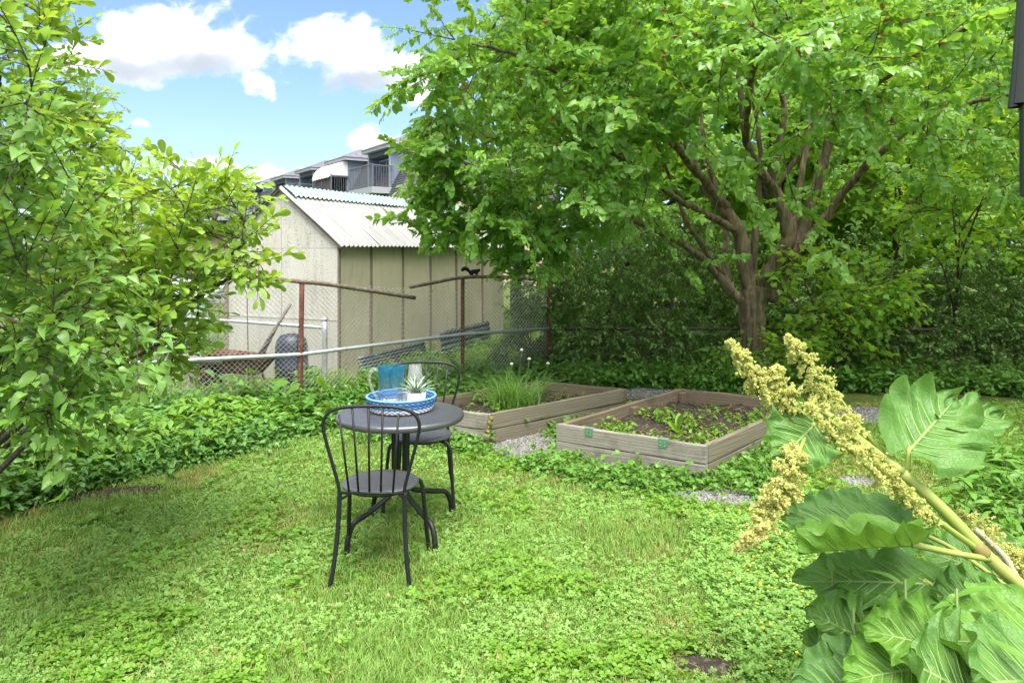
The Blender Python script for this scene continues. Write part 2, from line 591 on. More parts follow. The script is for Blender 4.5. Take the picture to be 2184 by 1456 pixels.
def euler_from(Rm):
    sy = np.clip(-Rm[:, 2, 0], -1, 1)
    ry = np.arcsin(sy)
    rx = np.arctan2(Rm[:, 2, 1], Rm[:, 2, 2])
    rz = np.arctan2(Rm[:, 1, 0], Rm[:, 0, 0])
    return np.stack([rx, ry, rz], 1)


def frames(dirs, roll):
    """matrices whose X follows dirs, Z as far up as it can, rolled"""
    d = dirs / (np.linalg.norm(dirs, axis=1, keepdims=True) + 1e-9)
    up = np.tile([0, 0, 1.0], (len(d), 1))
    bad = np.abs(d[:, 2]) > 0.97
    up[bad] = [0.3, 0.3, 0.0]
    y = np.cross(up, d)
    y /= np.linalg.norm(y, axis=1, keepdims=True) + 1e-9
    z = np.cross(d, y)
    c, s = np.cos(roll)[:, None], np.sin(roll)[:, None]
    y2 = y * c + z * s
    z2 = -y * s + z * c
    return np.stack([d, y2, z2], 2)


def scatter(name, pos, rot, scl, idx, sources, parent=None, mat=None):
    """one object whose points carry the shapes in sources (pos in the parent's space)"""
    N = len(pos)
    me = bpy.data.meshes.new(name)
    me.vertices.add(N)
    me.vertices.foreach_set('co', np.asarray(pos, np.float32).ravel())
    a = me.attributes.new('rot', 'FLOAT_VECTOR', 'POINT')
    a.data.foreach_set('vector', np.asarray(rot, np.float32).ravel())
    a = me.attributes.new('scl', 'FLOAT', 'POINT')
    a.data.foreach_set('value', np.asarray(scl, np.float32).ravel())
    a = me.attributes.new('idx', 'INT', 'POINT')
    a.data.foreach_set('value', np.asarray(idx, np.int32).ravel())
    if mat:
        me.materials.append(mat)
    o = link(name, me, parent)
    col = bpy.data.collections.new('sources ' + o.name)
    for i, s in enumerate(sources):
        s2 = s if not s.users_collection else s.copy()
        s2.name = '%s_%03d' % (o.name, i)
        col.objects.link(s2)
    ng = bpy.data.node_groups.new('scatter ' + o.name, 'GeometryNodeTree')
    ng.interface.new_socket('Geometry', in_out='INPUT', socket_type='NodeSocketGeometry')
    ng.interface.new_socket('Geometry', in_out='OUTPUT', socket_type='NodeSocketGeometry')
    nd, lk = ng.nodes, ng.links
    gi, go = nd.new('NodeGroupInput'), nd.new('NodeGroupOutput')
    ip = nd.new('GeometryNodeInstanceOnPoints')
    ci = nd.new('GeometryNodeCollectionInfo')
    ci.inputs['Collection'].default_value = col
    ci.inputs['Separate Children'].default_value = True
    ci.inputs['Reset Children'].default_value = True

    def attr(nm, ty):
        q = nd.new('GeometryNodeInputNamedAttribute')
        q.data_type = ty
        q.inputs['Name'].default_value = nm
        return [s for s in q.outputs if s.enabled and s.name == 'Attribute'][0]
    e2r = nd.new('FunctionNodeEulerToRotation')
    lk.new(attr('rot', 'FLOAT_VECTOR'), e2r.inputs[0])
    lk.new(gi.outputs[0], ip.inputs['Points'])
    lk.new(ci.outputs[0], ip.inputs['Instance'])
    ip.inputs['Pick Instance'].default_value = True
    lk.new(attr('idx', 'INT'), ip.inputs['Instance Index'])
    lk.new(e2r.outputs[0], ip.inputs['Rotation'])
    lk.new(attr('scl', 'FLOAT'), ip.inputs['Scale'])
    lk.new(ip.outputs[0], go.inputs[0])
    md = o.modifiers.new('scatter', 'NODES')
    md.node_group = ng
    o['kind'] = 'stuff'
    return o


def in_ell(p, ells):
    k = np.zeros(len(p), bool)
    for c, r in ells:
        k |= (((p - np.array(c)) / np.array(r)) ** 2).sum(1) < 1
    return k


def sample_ells(n, ells, r, shell=0.55, keep=None):
    out_ = []
    vol = np.array([np.prod(e[1]) for e in ells]) ** 0.8
    pr = vol / vol.sum()
    tries = 0
    while len(out_) < n and tries < n * 60:
        tries += 1
        c, rad = ells[r.choice(len(ells), p=pr)]
        d = r.normal(size=3)
        d /= np.linalg.norm(d)
        p = np.array(c) + d * np.array(rad) * (shell + (1 - shell) * r.random() ** 0.5 if r.random() < 0.75 else r.random())
        if keep is None or keep(p):
            out_.append(p)
    return np.array(out_)


def grow(limbs, targets, r, step=0.2, lift=0.25, wob=0.05, rtip=0.0035, bias=0.25):
    """limbs: list of (Nx3 points, radii). Adds a branch from the nearest wood to each target.
    Returns chains [(points, radii)] of the added branches."""
    NP, ND, NL = [], [], []
    for P, rad in limbs:
        T = np.gradient(P, axis=0)
        T /= np.linalg.norm(T, axis=1, keepdims=True) + 1e-9
        cl = 0.0
        for i in range(len(P)):
            if i:
                cl += np.linalg.norm(P[i] - P[i - 1])
            if i > len(P) * 0.25 or len(limbs) == 1:
                NP.append(P[i]); ND.append(T[i]); NL.append(cl)
    NP, ND, NL = list(NP), list(ND), list(NL)
    base = np.array(NP)
    order = np.argsort([np.min(np.linalg.norm(base - t, axis=1)) for t in targets])
    chains = []
    load = []
    A = np.array(NP); D = np.array(ND); Lg = np.array(NL)
    cap_ = len(A) + len(targets) * 40
    bufA = np.zeros((cap_, 3)); bufD = np.zeros((cap_, 3)); bufL = np.zeros(cap_)
    bufA[:len(A)] = A; bufD[:len(A)] = D; bufL[:len(A)] = Lg
    n = len(A)
    for ti in order:
        t = targets[ti]
        d = t - bufA[:n]
        dist = np.linalg.norm(d, axis=1)
        cosang = (d * bufD[:n]).sum(1) / (dist + 1e-9)
        cost = dist * (1.25 - 0.45 * cosang) + bias * bufL[:n] * 0.3
        j = int(np.argmin(cost))
        L = dist[j]
        if L < 0.05:
            continue
        p0, p1 = bufA[j].copy(), t
        k = max(3, int(L / step) + 1)
        c1 = p0 + (bufD[j] * 0.6 + d[j] / L * 0.4 + np.array([0, 0, lift])) * L * 0.4
        s = np.linspace(0, 1, k + 1)[:, None]
        pts = (1 - s) ** 2 * p0 + 2 * s * (1 - s) * c1 + s * s * p1
        pts[1:-1] += r.normal(0, wob, (k - 1, 3)) * L * 0.25
        tl = min(0.016, rtip * (1 + L * 1.4))
        chains.append((pts, np.linspace(tl, rtip * 0.6, k + 1)))
        T = np.gradient(pts, axis=0)
        T /= np.linalg.norm(T, axis=1, keepdims=True) + 1e-9
        if n + k >= cap_:
            continue
        bufA[n:n + k] = pts[1:]; bufD[n:n + k] = T[1:]
        bufL[n:n + k] = bufL[j] + s[1:, 0] * L
        n += k
    return chains


def place_sprigs(chains, r, spacing, start=0.3, droopz=-0.1, spread=55, roll=25, terminal=True, min_z=None):
    P, Dr = [], []
    for pts, _ in chains:
        seg = np.linalg.norm(np.diff(pts, axis=0), axis=1)
        L = seg.sum()
        cum = np.concatenate([[0], np.cumsum(seg)])
        s = L * start + r.random() * spacing * 0.5
        side = 1
        while s < L:
            i = min(len(seg) - 1, int(np.searchsorted(cum, s) - 1))
            i = max(i, 0)
            t = (s - cum[i]) / (seg[i] + 1e-9)
            p = pts[i] * (1 - t) + pts[i + 1] * t
            d = (pts[i + 1] - pts[i]) / (seg[i] + 1e-9)
            h = np.cross(d, [0, 0, 1.0])
            h /= np.linalg.norm(h) + 1e-9
            a = R(r.uniform(spread * .5, spread * 1.25)) * side
            v = d * math.cos(a) + h * math.sin(a) + np.array([0, 0, droopz + r.normal(0, .22)])
            P.append(p); Dr.append(v)
            side = -side
            s += spacing * r.uniform(0.6, 1.4)
        if terminal:
            P.append(pts[-1]); Dr.append(pts[-1] - pts[-2] + np.array([0, 0, droopz * 0.1]))
    P, Dr = np.array(P), np.array(Dr)
    if min_z is not None:
        k = P[:, 2] > min_z
        P, Dr = P[k], Dr[k]
    Rm = frames(Dr, R(1) * r.normal(0, roll, len(P)))
    return P, Rm


def screen(p):
    """photo pixel of world points (for choosing which pieces are near enough to be parts)"""
    p = np.asarray(p)
    return 1092 + p[:, 0] / p[:, 1] * FPX, 540 - (p[:, 2] - EYE) / p[:, 1] * FPX


def foliage(root, P, Rm, sprigs, r, smin=0.8, smax=1.15, leaf_parts=0, leafspec=None, name='foliage'):
    """sprigs at world P/Rm under root (an Empty that is only moved, not turned)"""
    loc = np.array(root.location)
    n = len(P)
    idx = r.integers(0, len(sprigs), n)
    scl = r.uniform(smin, smax, n)
    src = [s.full for s in sprigs] + [s.twig for s in sprigs]
    if leaf_parts:
        x, y = screen(P)
        vis = (x > -10) & (x < 2190) & (y > -10) & (y < 1460) & (P[:, 1] > 0.5)
        key = np.where(vis, P[:, 1], 1e9)
        L, Wd, kind, mat = leafspec
        lme = []
        for q in range(6):
            lv_, lf_ = leaf_vf(L, Wd, kind, .15 + .06 * q, .1 + .07 * q, 0.012)
            lme.append(Geo().add(lv_, lf_, (q * .37) % 1).mesh('leaf', mat, True))
        cnt = 0
        order = np.argsort(key)
        if leaf_parts < 0:
            order = r.permutation(order[: int(vis.sum())])
        for i in order:
            lay = sprigs[idx[i]].lay
            if cnt + len(lay) > abs(leaf_parts) or not vis[i]:
                break
            for (rm, pos, s, p0) in lay:
                w = Rm[i] @ rm
                m = Matrix([list(w[0]) + [0], list(w[1]) + [0], list(w[2]) + [0], [0, 0, 0, 1]])
                c = P[i] + Rm[i] @ pos * scl[i] - loc
                o = bpy.data.objects.new('leaf', lme[cnt % 6])
                COL.objects.link(o)
                o.parent = root
                o.matrix_basis = Matrix.Translation(Vector(c)) @ m @ Matrix.Scale(s * scl[i], 4)
                cnt += 1
            idx[i] += len(sprigs)
    scatter(name, P - loc, euler_from(Rm), scl, idx, src, root)


def wood(root, name, chains, mat, sides=5, stuff=True):
    loc = np.array(root.location)
    g = Geo()
    for pts, rad in chains:
        g.tube(pts - loc, rad, sides, False)
    o = part(name, g, mat, root)
    if stuff:
        o['kind'] = 'stuff'
    return o


def bush(name, label, cat, base, ells, n, sprigs, wood_mat, spacing, seed, stems=5, stem_r=0.02, group=None, keep=None,
         leaf_parts=0, leafspec=None, lift=0.2, shell=0.5, start=0.25, droopz=-0.1, smin=.8, smax=1.15, min_z=0.03, roll=25, spread=55, fol='foliage'):
    r = np.random.default_rng(seed)
    base = Vector(base)
    root = thing(name, label, cat, base, 0, group)
    limbs = []
    cen = np.array([e[0] for e in ells])
    for i in range(stems):
        tgt = cen[i % len(cen)] + r.normal(0, 0.25, 3) * np.array(ells[i % len(cen)][1])
        b = np.array(base) + np.append(r.normal(0, 0.06, 2), 0)
        mid = (b + tgt) / 2 + r.normal(0, .08, 3) + np.array([0, 0, 0.12])
        P = smooth_path([b, mid, tgt], 6)
        rad = np.linspace(stem_r * r.uniform(.7, 1.1), stem_r * 0.3, len(P))
        limbs.append((P, rad))
        wood(root, 'stem', [(P, rad)], wood_mat, 7, False)
    T = sample_ells(n, ells, r, shell, keep)
    ch = grow(limbs, T, r, lift=lift)
    wood(root, 'branches', ch, wood_mat, 4)
    P, Rm = place_sprigs(ch, r, spacing, start, droopz, spread, roll, True, min_z)
    if keep is not None:
        kk = np.array([keep(p) for p in P])
        P, Rm = P[kk], Rm[kk]
    foliage(root, P, Rm, sprigs, r, smin, smax, leaf_parts, leafspec, fol)
    return root

# ------------------------------------------------------------------ ground
def ground_mat():
    m, t = new_mat('garden ground')
    tc_ = t.n('ShaderNodeTexCoord')
    o = tc_.outputs['Object']
    n = t.noise(o, 1.3, 6, 0.6)
    f = t.noise(o, 55, 5, 0.65)
    c = t.mix(t.ss(n, 0.4, 0.62), (0.06, 0.10, 0.018), (0.105, 0.15, 0.03))
    c = t.mix(t.ss(f, 0.45, 0.7), c, (0.07, 0.058, 0.03))
    p = t.n('ShaderNodeBsdfPrincipled', ins={'Base Color': c, 'Roughness': 0.95})
    p.inputs['Specular IOR Level'].default_value = 0.1
    b = t.n('ShaderNodeBump', ins={'Strength': 0.8, 'Distance': 0.02, 'Height': f})
    t.set(p.inputs['Normal'], b.outputs[0])
    t.n('ShaderNodeOutputMaterial', ins={'Surface': p.outputs[0]})
    return m


M['ground'] = ground_mat()
gg = Geo()
xs = np.concatenate([[-1500, -300, -60, -25], np.arange(-12, 14.1, 0.5), [30, 70, 300, 1500]])
ys = np.concatenate([[-300, -40, -8, -2], np.arange(0, 16.1, 0.5), [24, 40, 90, 300, 1500]])
X, Y = np.meshgrid(xs, ys)
gg.grid(np.stack([X, Y, np.zeros_like(X)], 2))
ground = part('ground', gg, M['ground'])
tag(ground, 'flat garden ground of soil and thin grass', 'ground', kind='structure')


def blob_patch(name, mat, c, rx, ry, rz, seed, label, cat, z=0.004, n=40):
    r = np.random.default_rng(seed)
    ph = r.uniform(0, 6.28, 4)
    an = np.arange(n) * 2 * math.pi / n
    k = 1 + .14 * np.sin(2 * an + ph[0]) + .10 * np.sin(3 * an + ph[1]) + .07 * np.sin(5 * an + ph[2]) + .05 * np.sin(9 * an + ph[3])
    x, y = np.cos(an) * rx * k, np.sin(an) * ry * k
    v = [(0, 0, 0.012)] + [(a * q, b * q, h) for q, h in ((0.55, 0.010), (1.0, 0.0)) for a, b in zip(x, y)]
    f = [(0, 1 + i, 1 + (i + 1) % n) for i in range(n)]
    f += [(1 + i, 1 + n + i, 1 + n + (i + 1) % n, 1 + (i + 1) % n) for i in range(n)]
    o = part(name, Geo().add(v, f), mat, None, (c[0], c[1], z), (0, 0, rz))
    tag(o, label, cat, kind='structure')
    return o


# ------------------------------------------------------------------ raised beds
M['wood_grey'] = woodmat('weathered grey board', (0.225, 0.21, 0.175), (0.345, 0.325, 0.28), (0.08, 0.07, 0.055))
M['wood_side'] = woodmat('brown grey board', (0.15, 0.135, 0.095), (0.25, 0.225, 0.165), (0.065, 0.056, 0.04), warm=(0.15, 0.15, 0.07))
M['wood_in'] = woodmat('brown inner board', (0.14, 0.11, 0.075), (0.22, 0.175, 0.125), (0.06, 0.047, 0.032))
M['bracket'] = plain('green painted bracket', (0.09, 0.22, 0.12), 0.45, 0.1, 0.5, 0.2, 30)
M['bracket_top'] = plain('zinc bracket top', (0.33, 0.42, 0.43), 0.4, 0.6, 0.5, 0.15, 30)


def board(root, a, b, z0, z1, th, mat, inward, dx=0.0, name='board', wob=0.0):
    """board from a to b (2D, root space), thickness th towards 'inward'"""
    a, b = Vector(a), Vector(b)
    L = (b - a).length
    ang = math.atan2(b.y - a.y, b.x - a.x)
    left = Vector((-(b.y - a.y), b.x - a.x)) / L
    s = 1 if left.dot(Vector(inward)) > 0 else -1
    n = 10
    g = Geo()
    P = []
    for i in range(n + 1):
        x = L * i / n
        w = wob * math.sin(i * 1.3 + a.x * 7)
        P.append([(x, 0, z0), (x, 0, z1 + w), (x, s * th, z1 + w), (x, s * th, z0)])
    P = np.array(P)
    f = []
    for i in range(n):
        for k in range(4):
            k2 = (k + 1) % 4
            f.append((i * 4 + k, i * 4 + k2, (i + 1) * 4 + k2, (i + 1) * 4 + k))
    f += [(3, 2, 1, 0), (n * 4, n * 4 + 1, n * 4 + 2, n * 4 + 3)]
    if s < 0:
        f = [q[::-1] for q in f]
    g.add(P.reshape(-1, 3), f)
    return part(name, g, mat, root, (a.x, a.y, 0), (0, 0, ang), False, 0.004)


def raised_bed(label, A, B, C, front_mat, side_mat, h=0.27, mid=0.135, soil=0.15, stakes=()):
    """A front-left, B front-right, C back-left (outer corners, ground plan)"""
    A, B, C = Vector(A), Vector(B), Vector(C)
    root = thing('raised_bed', label, 'raised bed', (A.x, A.y, 0))
    o = Vector((0, 0)); b = B - A; c = C - A; d = b + c
    cen = d / 2
    th = 0.045
    for z0, z1, k in ((0.0, mid - 0.003, 0), (mid + 0.003, h, 1)):
        e = 0.002 * k
        w = 0.003
        ub, uc = b.normalized(), c.normalized()
        # front and back boards run full width, sides butt between them
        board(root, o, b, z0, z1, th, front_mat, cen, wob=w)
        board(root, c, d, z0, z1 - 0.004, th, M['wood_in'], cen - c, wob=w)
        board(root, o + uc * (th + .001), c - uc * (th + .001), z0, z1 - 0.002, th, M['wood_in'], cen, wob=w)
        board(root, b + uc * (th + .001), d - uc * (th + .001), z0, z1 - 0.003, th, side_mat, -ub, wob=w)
    # soil
    r = np.random.default_rng(int(abs(A.x) * 100) + 3)
    ub, uc = b.normalized(), c.normalized()
    nb, nc = 24, 34
    P = np.zeros((nc, nb, 3))
    for i in range(nc):
        for j in range(nb):
            q = ub * (th + (b.length - 2 * th) * j / (nb - 1)) + uc * (th + (c.length - 2 * th) * i / (nc - 1))
            P[i, j] = (q.x, q.y, soil + 0.03 * math.sin(i * .5 + j * .3) + r.normal(0, .009))
    part('soil', Geo().grid(P), M['soil'], root)
    for fx, fy, ins in stakes:
        q = b * fx + c * fy
        g = Geo().box(-.045, .045, -.022, .022, 0, h - 0.025)
        part('stake', g, M['wood_in'], root, (q.x, q.y, 0), (0, 0, math.atan2(c.y, c.x)), False, 0.004)
    return root


def top_pt(px, py, h=0.27):
    y = FPX * (EYE - h) / (py - 540.0)
    return ((px - 1092.0) / FPX * y, y)


A2, B2, C2 = top_pt(1186, 904), top_pt(1506, 951), top_pt(1450, 827)
bed2 = raised_bed('wooden raised bed with green metal brackets and leafy weeds, nearer the rhubarb', A2, B2, C2, M['wood_grey'], M['wood_side'],
                  stakes=((0.055, 0.52, 0), (0.06, 0.955, 0)))
ub2 = (Vector(B2) - Vector(A2)).normalized()
L2 = (Vector(B2) - Vector(A2)).length
for fr in (0.24, 0.735):
    g = Geo().box(-.034, .034, -.004, -.001, -.058, 0.0015)
    br = part('bracket', g, M['bracket'], bed2, (ub2.x * L2 * fr, ub2.y * L2 * fr, 0.27), (0, 0, math.atan2(ub2.y, ub2.x)), False)
    g = Geo().box(-.034, .034, -.004, .05, .002, .005)
    part('bracket_plate', g, M['bracket_top'], br, None, None, False)
    g = Geo()
    for q in (-.017, .017):
        for zz in (-.018, -.042):
            g2 = Geo().lathe([(.0035, 0), (.0035, .002), (.001, .003)], 8)
            part('screw', g2, M['galv'], br, (q, -.0041, zz), (R(90), 0, 0), True)
F1 = Vector(top_pt(1042, 884)); H1 = Vector(top_pt(1337, 828)); G1 = Vector(top_pt(1151, 811))
A1 = F1 + (G1 - H1)
bed1 = raised_bed('wooden raised bed with a big grass clump, behind the table', A1, F1, A1 + (H1 - F1), M['wood_grey'], M['wood_side'],
                  stakes=((0.06, 0.50, 0), (0.06, 0.95, 0)))
bedquads = []
for a, b, c in ((Vector(A2), Vector(B2), Vector(C2)), (A1, F1, A1 + (H1 - F1))):
    bedquads.append((np.array(a), np.array(b - a), np.array(c - a)))


def bed_uv(P, q):
    a, b, c = q
    Mx = np.linalg.inv(np.stack([b, c], 1))
    return (np.asarray(P)[:, :2] - a) @ Mx.T


def in_beds(P, pad=0.0):
    k = np.zeros(len(P), bool)
    for q in bedquads:
        uv = bed_uv(P, q)
        k |= (uv[:, 0] > -pad) & (uv[:, 0] < 1 + pad) & (uv[:, 1] > -pad) & (uv[:, 1] < 1 + pad)
    return k


# ------------------------------------------------------------------ greenhouse shed
SC0 = Vector((-2.18, 9.1, 0))                    # near corner
su = Vector((0.431, 0.902, 0)).normalized()      # along the side wall
SHED_L, SHED_W, EAVE, RIDGE = 4.7, 1.86, 1.79, 2.50
shed = thing('garden_shed', 'weathered garden shed of pale panels with white corrugated roof behind the fence', 'shed', SC0,
             math.atan2(su.y, su.x))


# shed space: +X along the side wall away from the camera, +Y to the left along the gable
def gable_mat():
    m, t = new_mat('weathered gable panel')
    tc_ = t.n('ShaderNodeTexCoord')
    o = tc_.outputs['Object']
    st = t.noise(t.mapping(o, (6, 6, 0.8)), 1.5, 7, 0.7)
    gr = t.noise(o, 42, 6, 0.75)
    blot = t.noise(o, 2.1, 5, 0.6)
    z = t.n('ShaderNodeSeparateXYZ', ins={0: o}).outputs[2]
    c = t.mix(t.ss(blot, 0.35, 0.7), (0.49, 0.475, 0.415), (0.53, 0.52, 0.485))
    lich = t.m('MULTIPLY', t.ss(gr, 0.46, 0.64), t.ss(st, 0.34, 0.62))
    c = t.mix(t.m('MULTIPLY', lich, 0.85), c, (0.19, 0.19, 0.18))
    c = t.mix(t.m('MULTIPLY', t.ss(st, 0.55, 0.72), 0.6), c, (0.27, 0.27, 0.26))
    c = t.mix(t.m('MULTIPLY', t.m('SUBTRACT', 1.0, t.ss(z, 0.0, 0.5)), 0.35), c, (0.42, 0.38, 0.26))
    p = t.n('ShaderNodeBsdfPrincipled', ins={'Base Color': c, 'Roughness': 0.8})
    p.inputs['Specular IOR Level'].default_value = 0.25
    b = t.n('ShaderNodeBump', ins={'Strength': 0.35, 'Distance': 0.01, 'Height': gr})
    t.set(p.inputs['Normal'], b.outputs[0])
    t.n('ShaderNodeOutputMaterial', ins={'Surface': p.outputs[0]})
    return m


def fibre_mat():
    m, t = new_mat('translucent fibreglass panel')
    tc_ = t.n('ShaderNodeTexCoord')
    oi = t.n('ShaderNodeObjectInfo')
    o = tc_.outputs['Object']
    n = t.noise(o, 1.7, 5, 0.6)
    n2 = t.noise(t.mapping(o, (5, 5, 1)), 2.0, 6, 0.7)
    c = t.mix(t.ss(n, 0.3, 0.7), (0.66, 0.61, 0.45), (0.74, 0.69, 0.54))
    c = t.mix(t.m('MULTIPLY', t.ss(n2, 0.5, 0.75), 0.5), c, (0.33, 0.30, 0.19))
    p = t.n('ShaderNodeBsdfPrincipled', ins={'Base Color': c, 'Roughness': 0.55})
    p.inputs['Specular IOR Level'].default_value = 0.35
    tr = t.n('ShaderNodeBsdfTranslucent', ins={'Color': c})
    tp = t.n('ShaderNodeBsdfTransparent', ins={'Color': (0.75, 0.72, 0.6)})
    m1 = t.n('ShaderNodeMixShader', ins={0: 0.22, 1: p.outputs[0], 2: tr.outputs[0]})
    m2 = t.n('ShaderNodeMixShader', ins={0: 0.16, 1: m1.outputs[0], 2: tp.outputs[0]})
    t.n('ShaderNodeOutputMaterial', ins={'Surface': m2.outputs[0]})
    return m


M['gable'] = gable_mat()
M['fibre'] = fibre_mat()
M['stud'] = plain('weathered stud', (0.20, 0.165, 0.125), 0.85, 0, 0.2, 0.3, 12, 0.4, 60)
def roof_mat():
    m, t = new_mat('white corrugated sheet')
    o = t.n('ShaderNodeTexCoord').outputs['Object']
    oi = t.n('ShaderNodeObjectInfo')
    st = t.noise(t.mapping(o, (9, 0.7, 0.7)), 1.6, 6, 0.65)
    sp = t.noise(o, 30, 5, 0.7)
    x = t.n('ShaderNodeSeparateXYZ', ins={0: o}).outputs[0]
    groove = t.m('ADD', .5, t.m('MULTIPLY', t.m('COSINE', t.m('MULTIPLY', x, 2 * math.pi / 0.092)), .5))
    c = t.mix(t.ss(st, 0.42, 0.72), (0.29, 0.29, 0.295), (0.20, 0.20, 0.195))
    c = t.mix(t.m('MULTIPLY', t.m('SUBTRACT', 1.0, t.ss(groove, 0.0, 0.45)), .5), c, (0.17, 0.17, 0.165))   # darker along the grooves
    c = t.mix(t.m('MULTIPLY', t.ss(sp, 0.56, 0.7), .4), c, (0.18, 0.18, 0.17))
    c = t.mix(t.m('MULTIPLY', oi.outputs['Random'], .25), c, (0.24, 0.245, 0.25))
    p = t.n('ShaderNodeBsdfPrincipled', ins={'Base Color': c, 'Roughness': 0.65})
    p.inputs['Specular IOR Level'].default_value = 0.25
    t.n('ShaderNodeOutputMaterial', ins={'Surface': p.outputs[0]})
    return m


M['roof_white'] = roof_mat()
M['roof_green'] = plain('pale green ridge sheet', (0.17, 0.29, 0.275), 0.5, 0, 0.4, 0.2, 6, col2=(0.30, 0.35, 0.34), c2scale=5)
M['dark_in'] = plain('shed frame', (0.16, 0.13, 0.10), 0.9, 0, 0.2, 0.2, 8)

th = 0.012
seam = 1.71
# gable: lower sheets and upper sheets, each its own panel
W2 = SHED_W / 2
for y0, y1 in ((0.0, 0.915), (0.923, SHED_W)):
    part('gable_panel', Geo().box(0, th, y0 + .002, y1, 0.0, seam - .004), M['gable'], shed, None, None, False)


def gz_(y):
    return EAVE + (RIDGE - EAVE) * (1 - abs(y - W2) / W2) - 0.012


for y0, y1 in ((0.0, W2 - .003), (W2 + .003, SHED_W)):
    v = []
    for x in (0.004, 0.004 + th):
        v += [(x, y0 + .002, seam), (x, y1, seam), (x, y1, gz_(y1)), (x, y0 + .002, gz_(y0))]
    f = [(3, 2, 1, 0), (4, 5, 6, 7), (0, 1, 5, 4), (1, 2, 6, 5), (2, 3, 7, 6), (3, 0, 4, 7)]
    part('gable_panel', Geo().add(v, f), M['gable'], shed, None, None, False)
# dado strip across the gable
part('gable_strip', Geo().box(-.006, -.001, .02, SHED_W - .02, .80, .815), M['gable'], shed, None, None, False)
part('corner_post', Geo().box(-.012, .035, -.022, -.001, 0, EAVE - .01), M['stud'], shed, None, None, False, 0.003)
part('corner_post', Geo().box(-.03, .03, SHED_W + .001, SHED_W + .05, 0, EAVE + .03), M['stud'], shed, None, None, False, 0.003)
part('back_wall', Geo().box(SHED_L - th, SHED_L, 0.003, SHED_W, 0, EAVE), M['gable'], shed, None, None, False)
part('far_wall', Geo().box(th + .001, SHED_L - th - .001, SHED_W - th, SHED_W - .001, 0, EAVE), M['fibre'], shed, None, None, False)
stud_t = [0.672, 1.42, 2.16, 2.95, 3.85]
edges = [0.036] + stud_t + [SHED_L - .02]
for i in range(len(edges) - 1):
    a, b = edges[i] + 0.004, edges[i + 1] - 0.004
    n = 10
    P = []
    for zz in np.linspace(0.02, EAVE - .005, 9):
        P.append([(a + (b - a) * k / n, 0.006 * math.sin(zz * 3 + i) - 0.004 + 0.012 * math.sin(math.pi * k / n) * math.sin(zz * 2.2 + i * 1.7), zz) for k in range(n + 1)])
    part('wall_panel', Geo().grid(P), M['fibre'], shed)
for s in stud_t:
    part('stud', Geo().box(s - .022, s + .022, -.02, .03, 0, EAVE - .012), M['stud'], shed, None, None, False, 0.003)
part('sill', Geo().box(.036, SHED_L, -.03, .03, -.02, .06), M['stud'], shed, None, None, False, 0.003)
# brace and a leaning panel that show through the fibreglass
g = Geo()
g.add([(1.25, .06, 1.72), (1.42, .06, 1.72), (4.25, .06, .10), (4.08, .06, .10), (1.25, .09, 1.72), (1.42, .09, 1.72), (4.25, .09, .10), (4.08, .09, .10)],
      [(0, 1, 2, 3), (7, 6, 5, 4), (0, 4, 5, 1), (1, 5, 6, 2), (2, 6, 7, 3), (3, 7, 4, 0)])
part('brace', g, M['dark_in'], shed, None, None, False)
part('inner_board', Geo().box(1.75, 2.1, .05, .08, .02, .95), M['dark_in'], shed, None, None, False)


def corrugated(x0, x1, ya, za, yb, zb, pitch, amp, mat, name, parent, over=0.0, rows=6, seed=0):
    """sheet with ridges that run from (ya,za) to (yb,zb)"""
    n = int((x1 - x0) / pitch * 6)
    P = []
    dyl, dzl = yb - ya, zb - za
    L = math.hypot(dyl, dzl)
    ny, nz = -dzl / L, dyl / L
    if nz < 0:
        ny, nz = -ny, -nz
    r = np.random.default_rng(seed)
    for i in range(rows + 1):
        t = i / rows
        sag = 0.006 * math.sin(t * 5 + seed)
        row = []
        for k in range(n + 1):
            x = x0 + (x1 - x0) * k / n
            h = amp * math.cos((x) / pitch * 2 * math.pi) + sag + over
            row.append((x, ya + dyl * t + ny * h, za + dzl * t + nz * h))
        P.append(row)
    return part(name, Geo().grid(P), mat, parent)


eo = 0.10
k_ = (RIDGE - EAVE) / W2
xx = -0.06
i = 0
while xx < SHED_L + .05:
    x1 = min(xx + 0.83, SHED_L + .12)
    corrugated(xx, x1, -eo, EAVE - eo * k_ + .02, W2, RIDGE + .02, 0.092, 0.015, M['roof_white'], 'roof_sheet', shed, 0.004 * (i % 2), 6, i)
    corrugated(xx, x1, SHED_W + eo, EAVE - eo * k_ + .02, W2, RIDGE + .02, 0.092, 0.015, M['roof_white'], 'roof_sheet', shed, 0.004 * (i % 2), 6, i)
    xx = x1 - 0.03
    i += 1
xx = 0.02
i = 0
while xx < SHED_L + .05:
    x1 = min(xx + 1.75, SHED_L + .14)
    for sgn in (-1, 1):
        corrugated(xx, x1, W2 + sgn * .20, RIDGE - .20 * k_ + .02, W2, RIDGE + .02, 0.092, 0.016, M['roof_green'], 'ridge_sheet', shed, 0.026 + 0.006 * (i % 2), 3, i)
    xx = x1 - 0.05
    i += 1
for sgn in (0, 1):
    v = []
    y0, z0 = (-0.08 if sgn == 0 else SHED_W + .08), EAVE - .08 * k_ - .012
    for x in (-0.045, -0.008):
        v += [(x, y0, z0 - .022), (x, W2, RIDGE - .034), (x, W2, RIDGE - .012), (x, y0, z0)]
    f = [(3, 2, 1, 0), (4, 5, 6, 7), (0, 1, 5, 4), (1, 2, 6, 5), (2, 3, 7, 6), (3, 0, 4, 7)]
    if sgn:
        f = [q[::-1] for q in f]
    part('barge_board', Geo().add(v, f), M['dark_in'], shed, None, None, False)

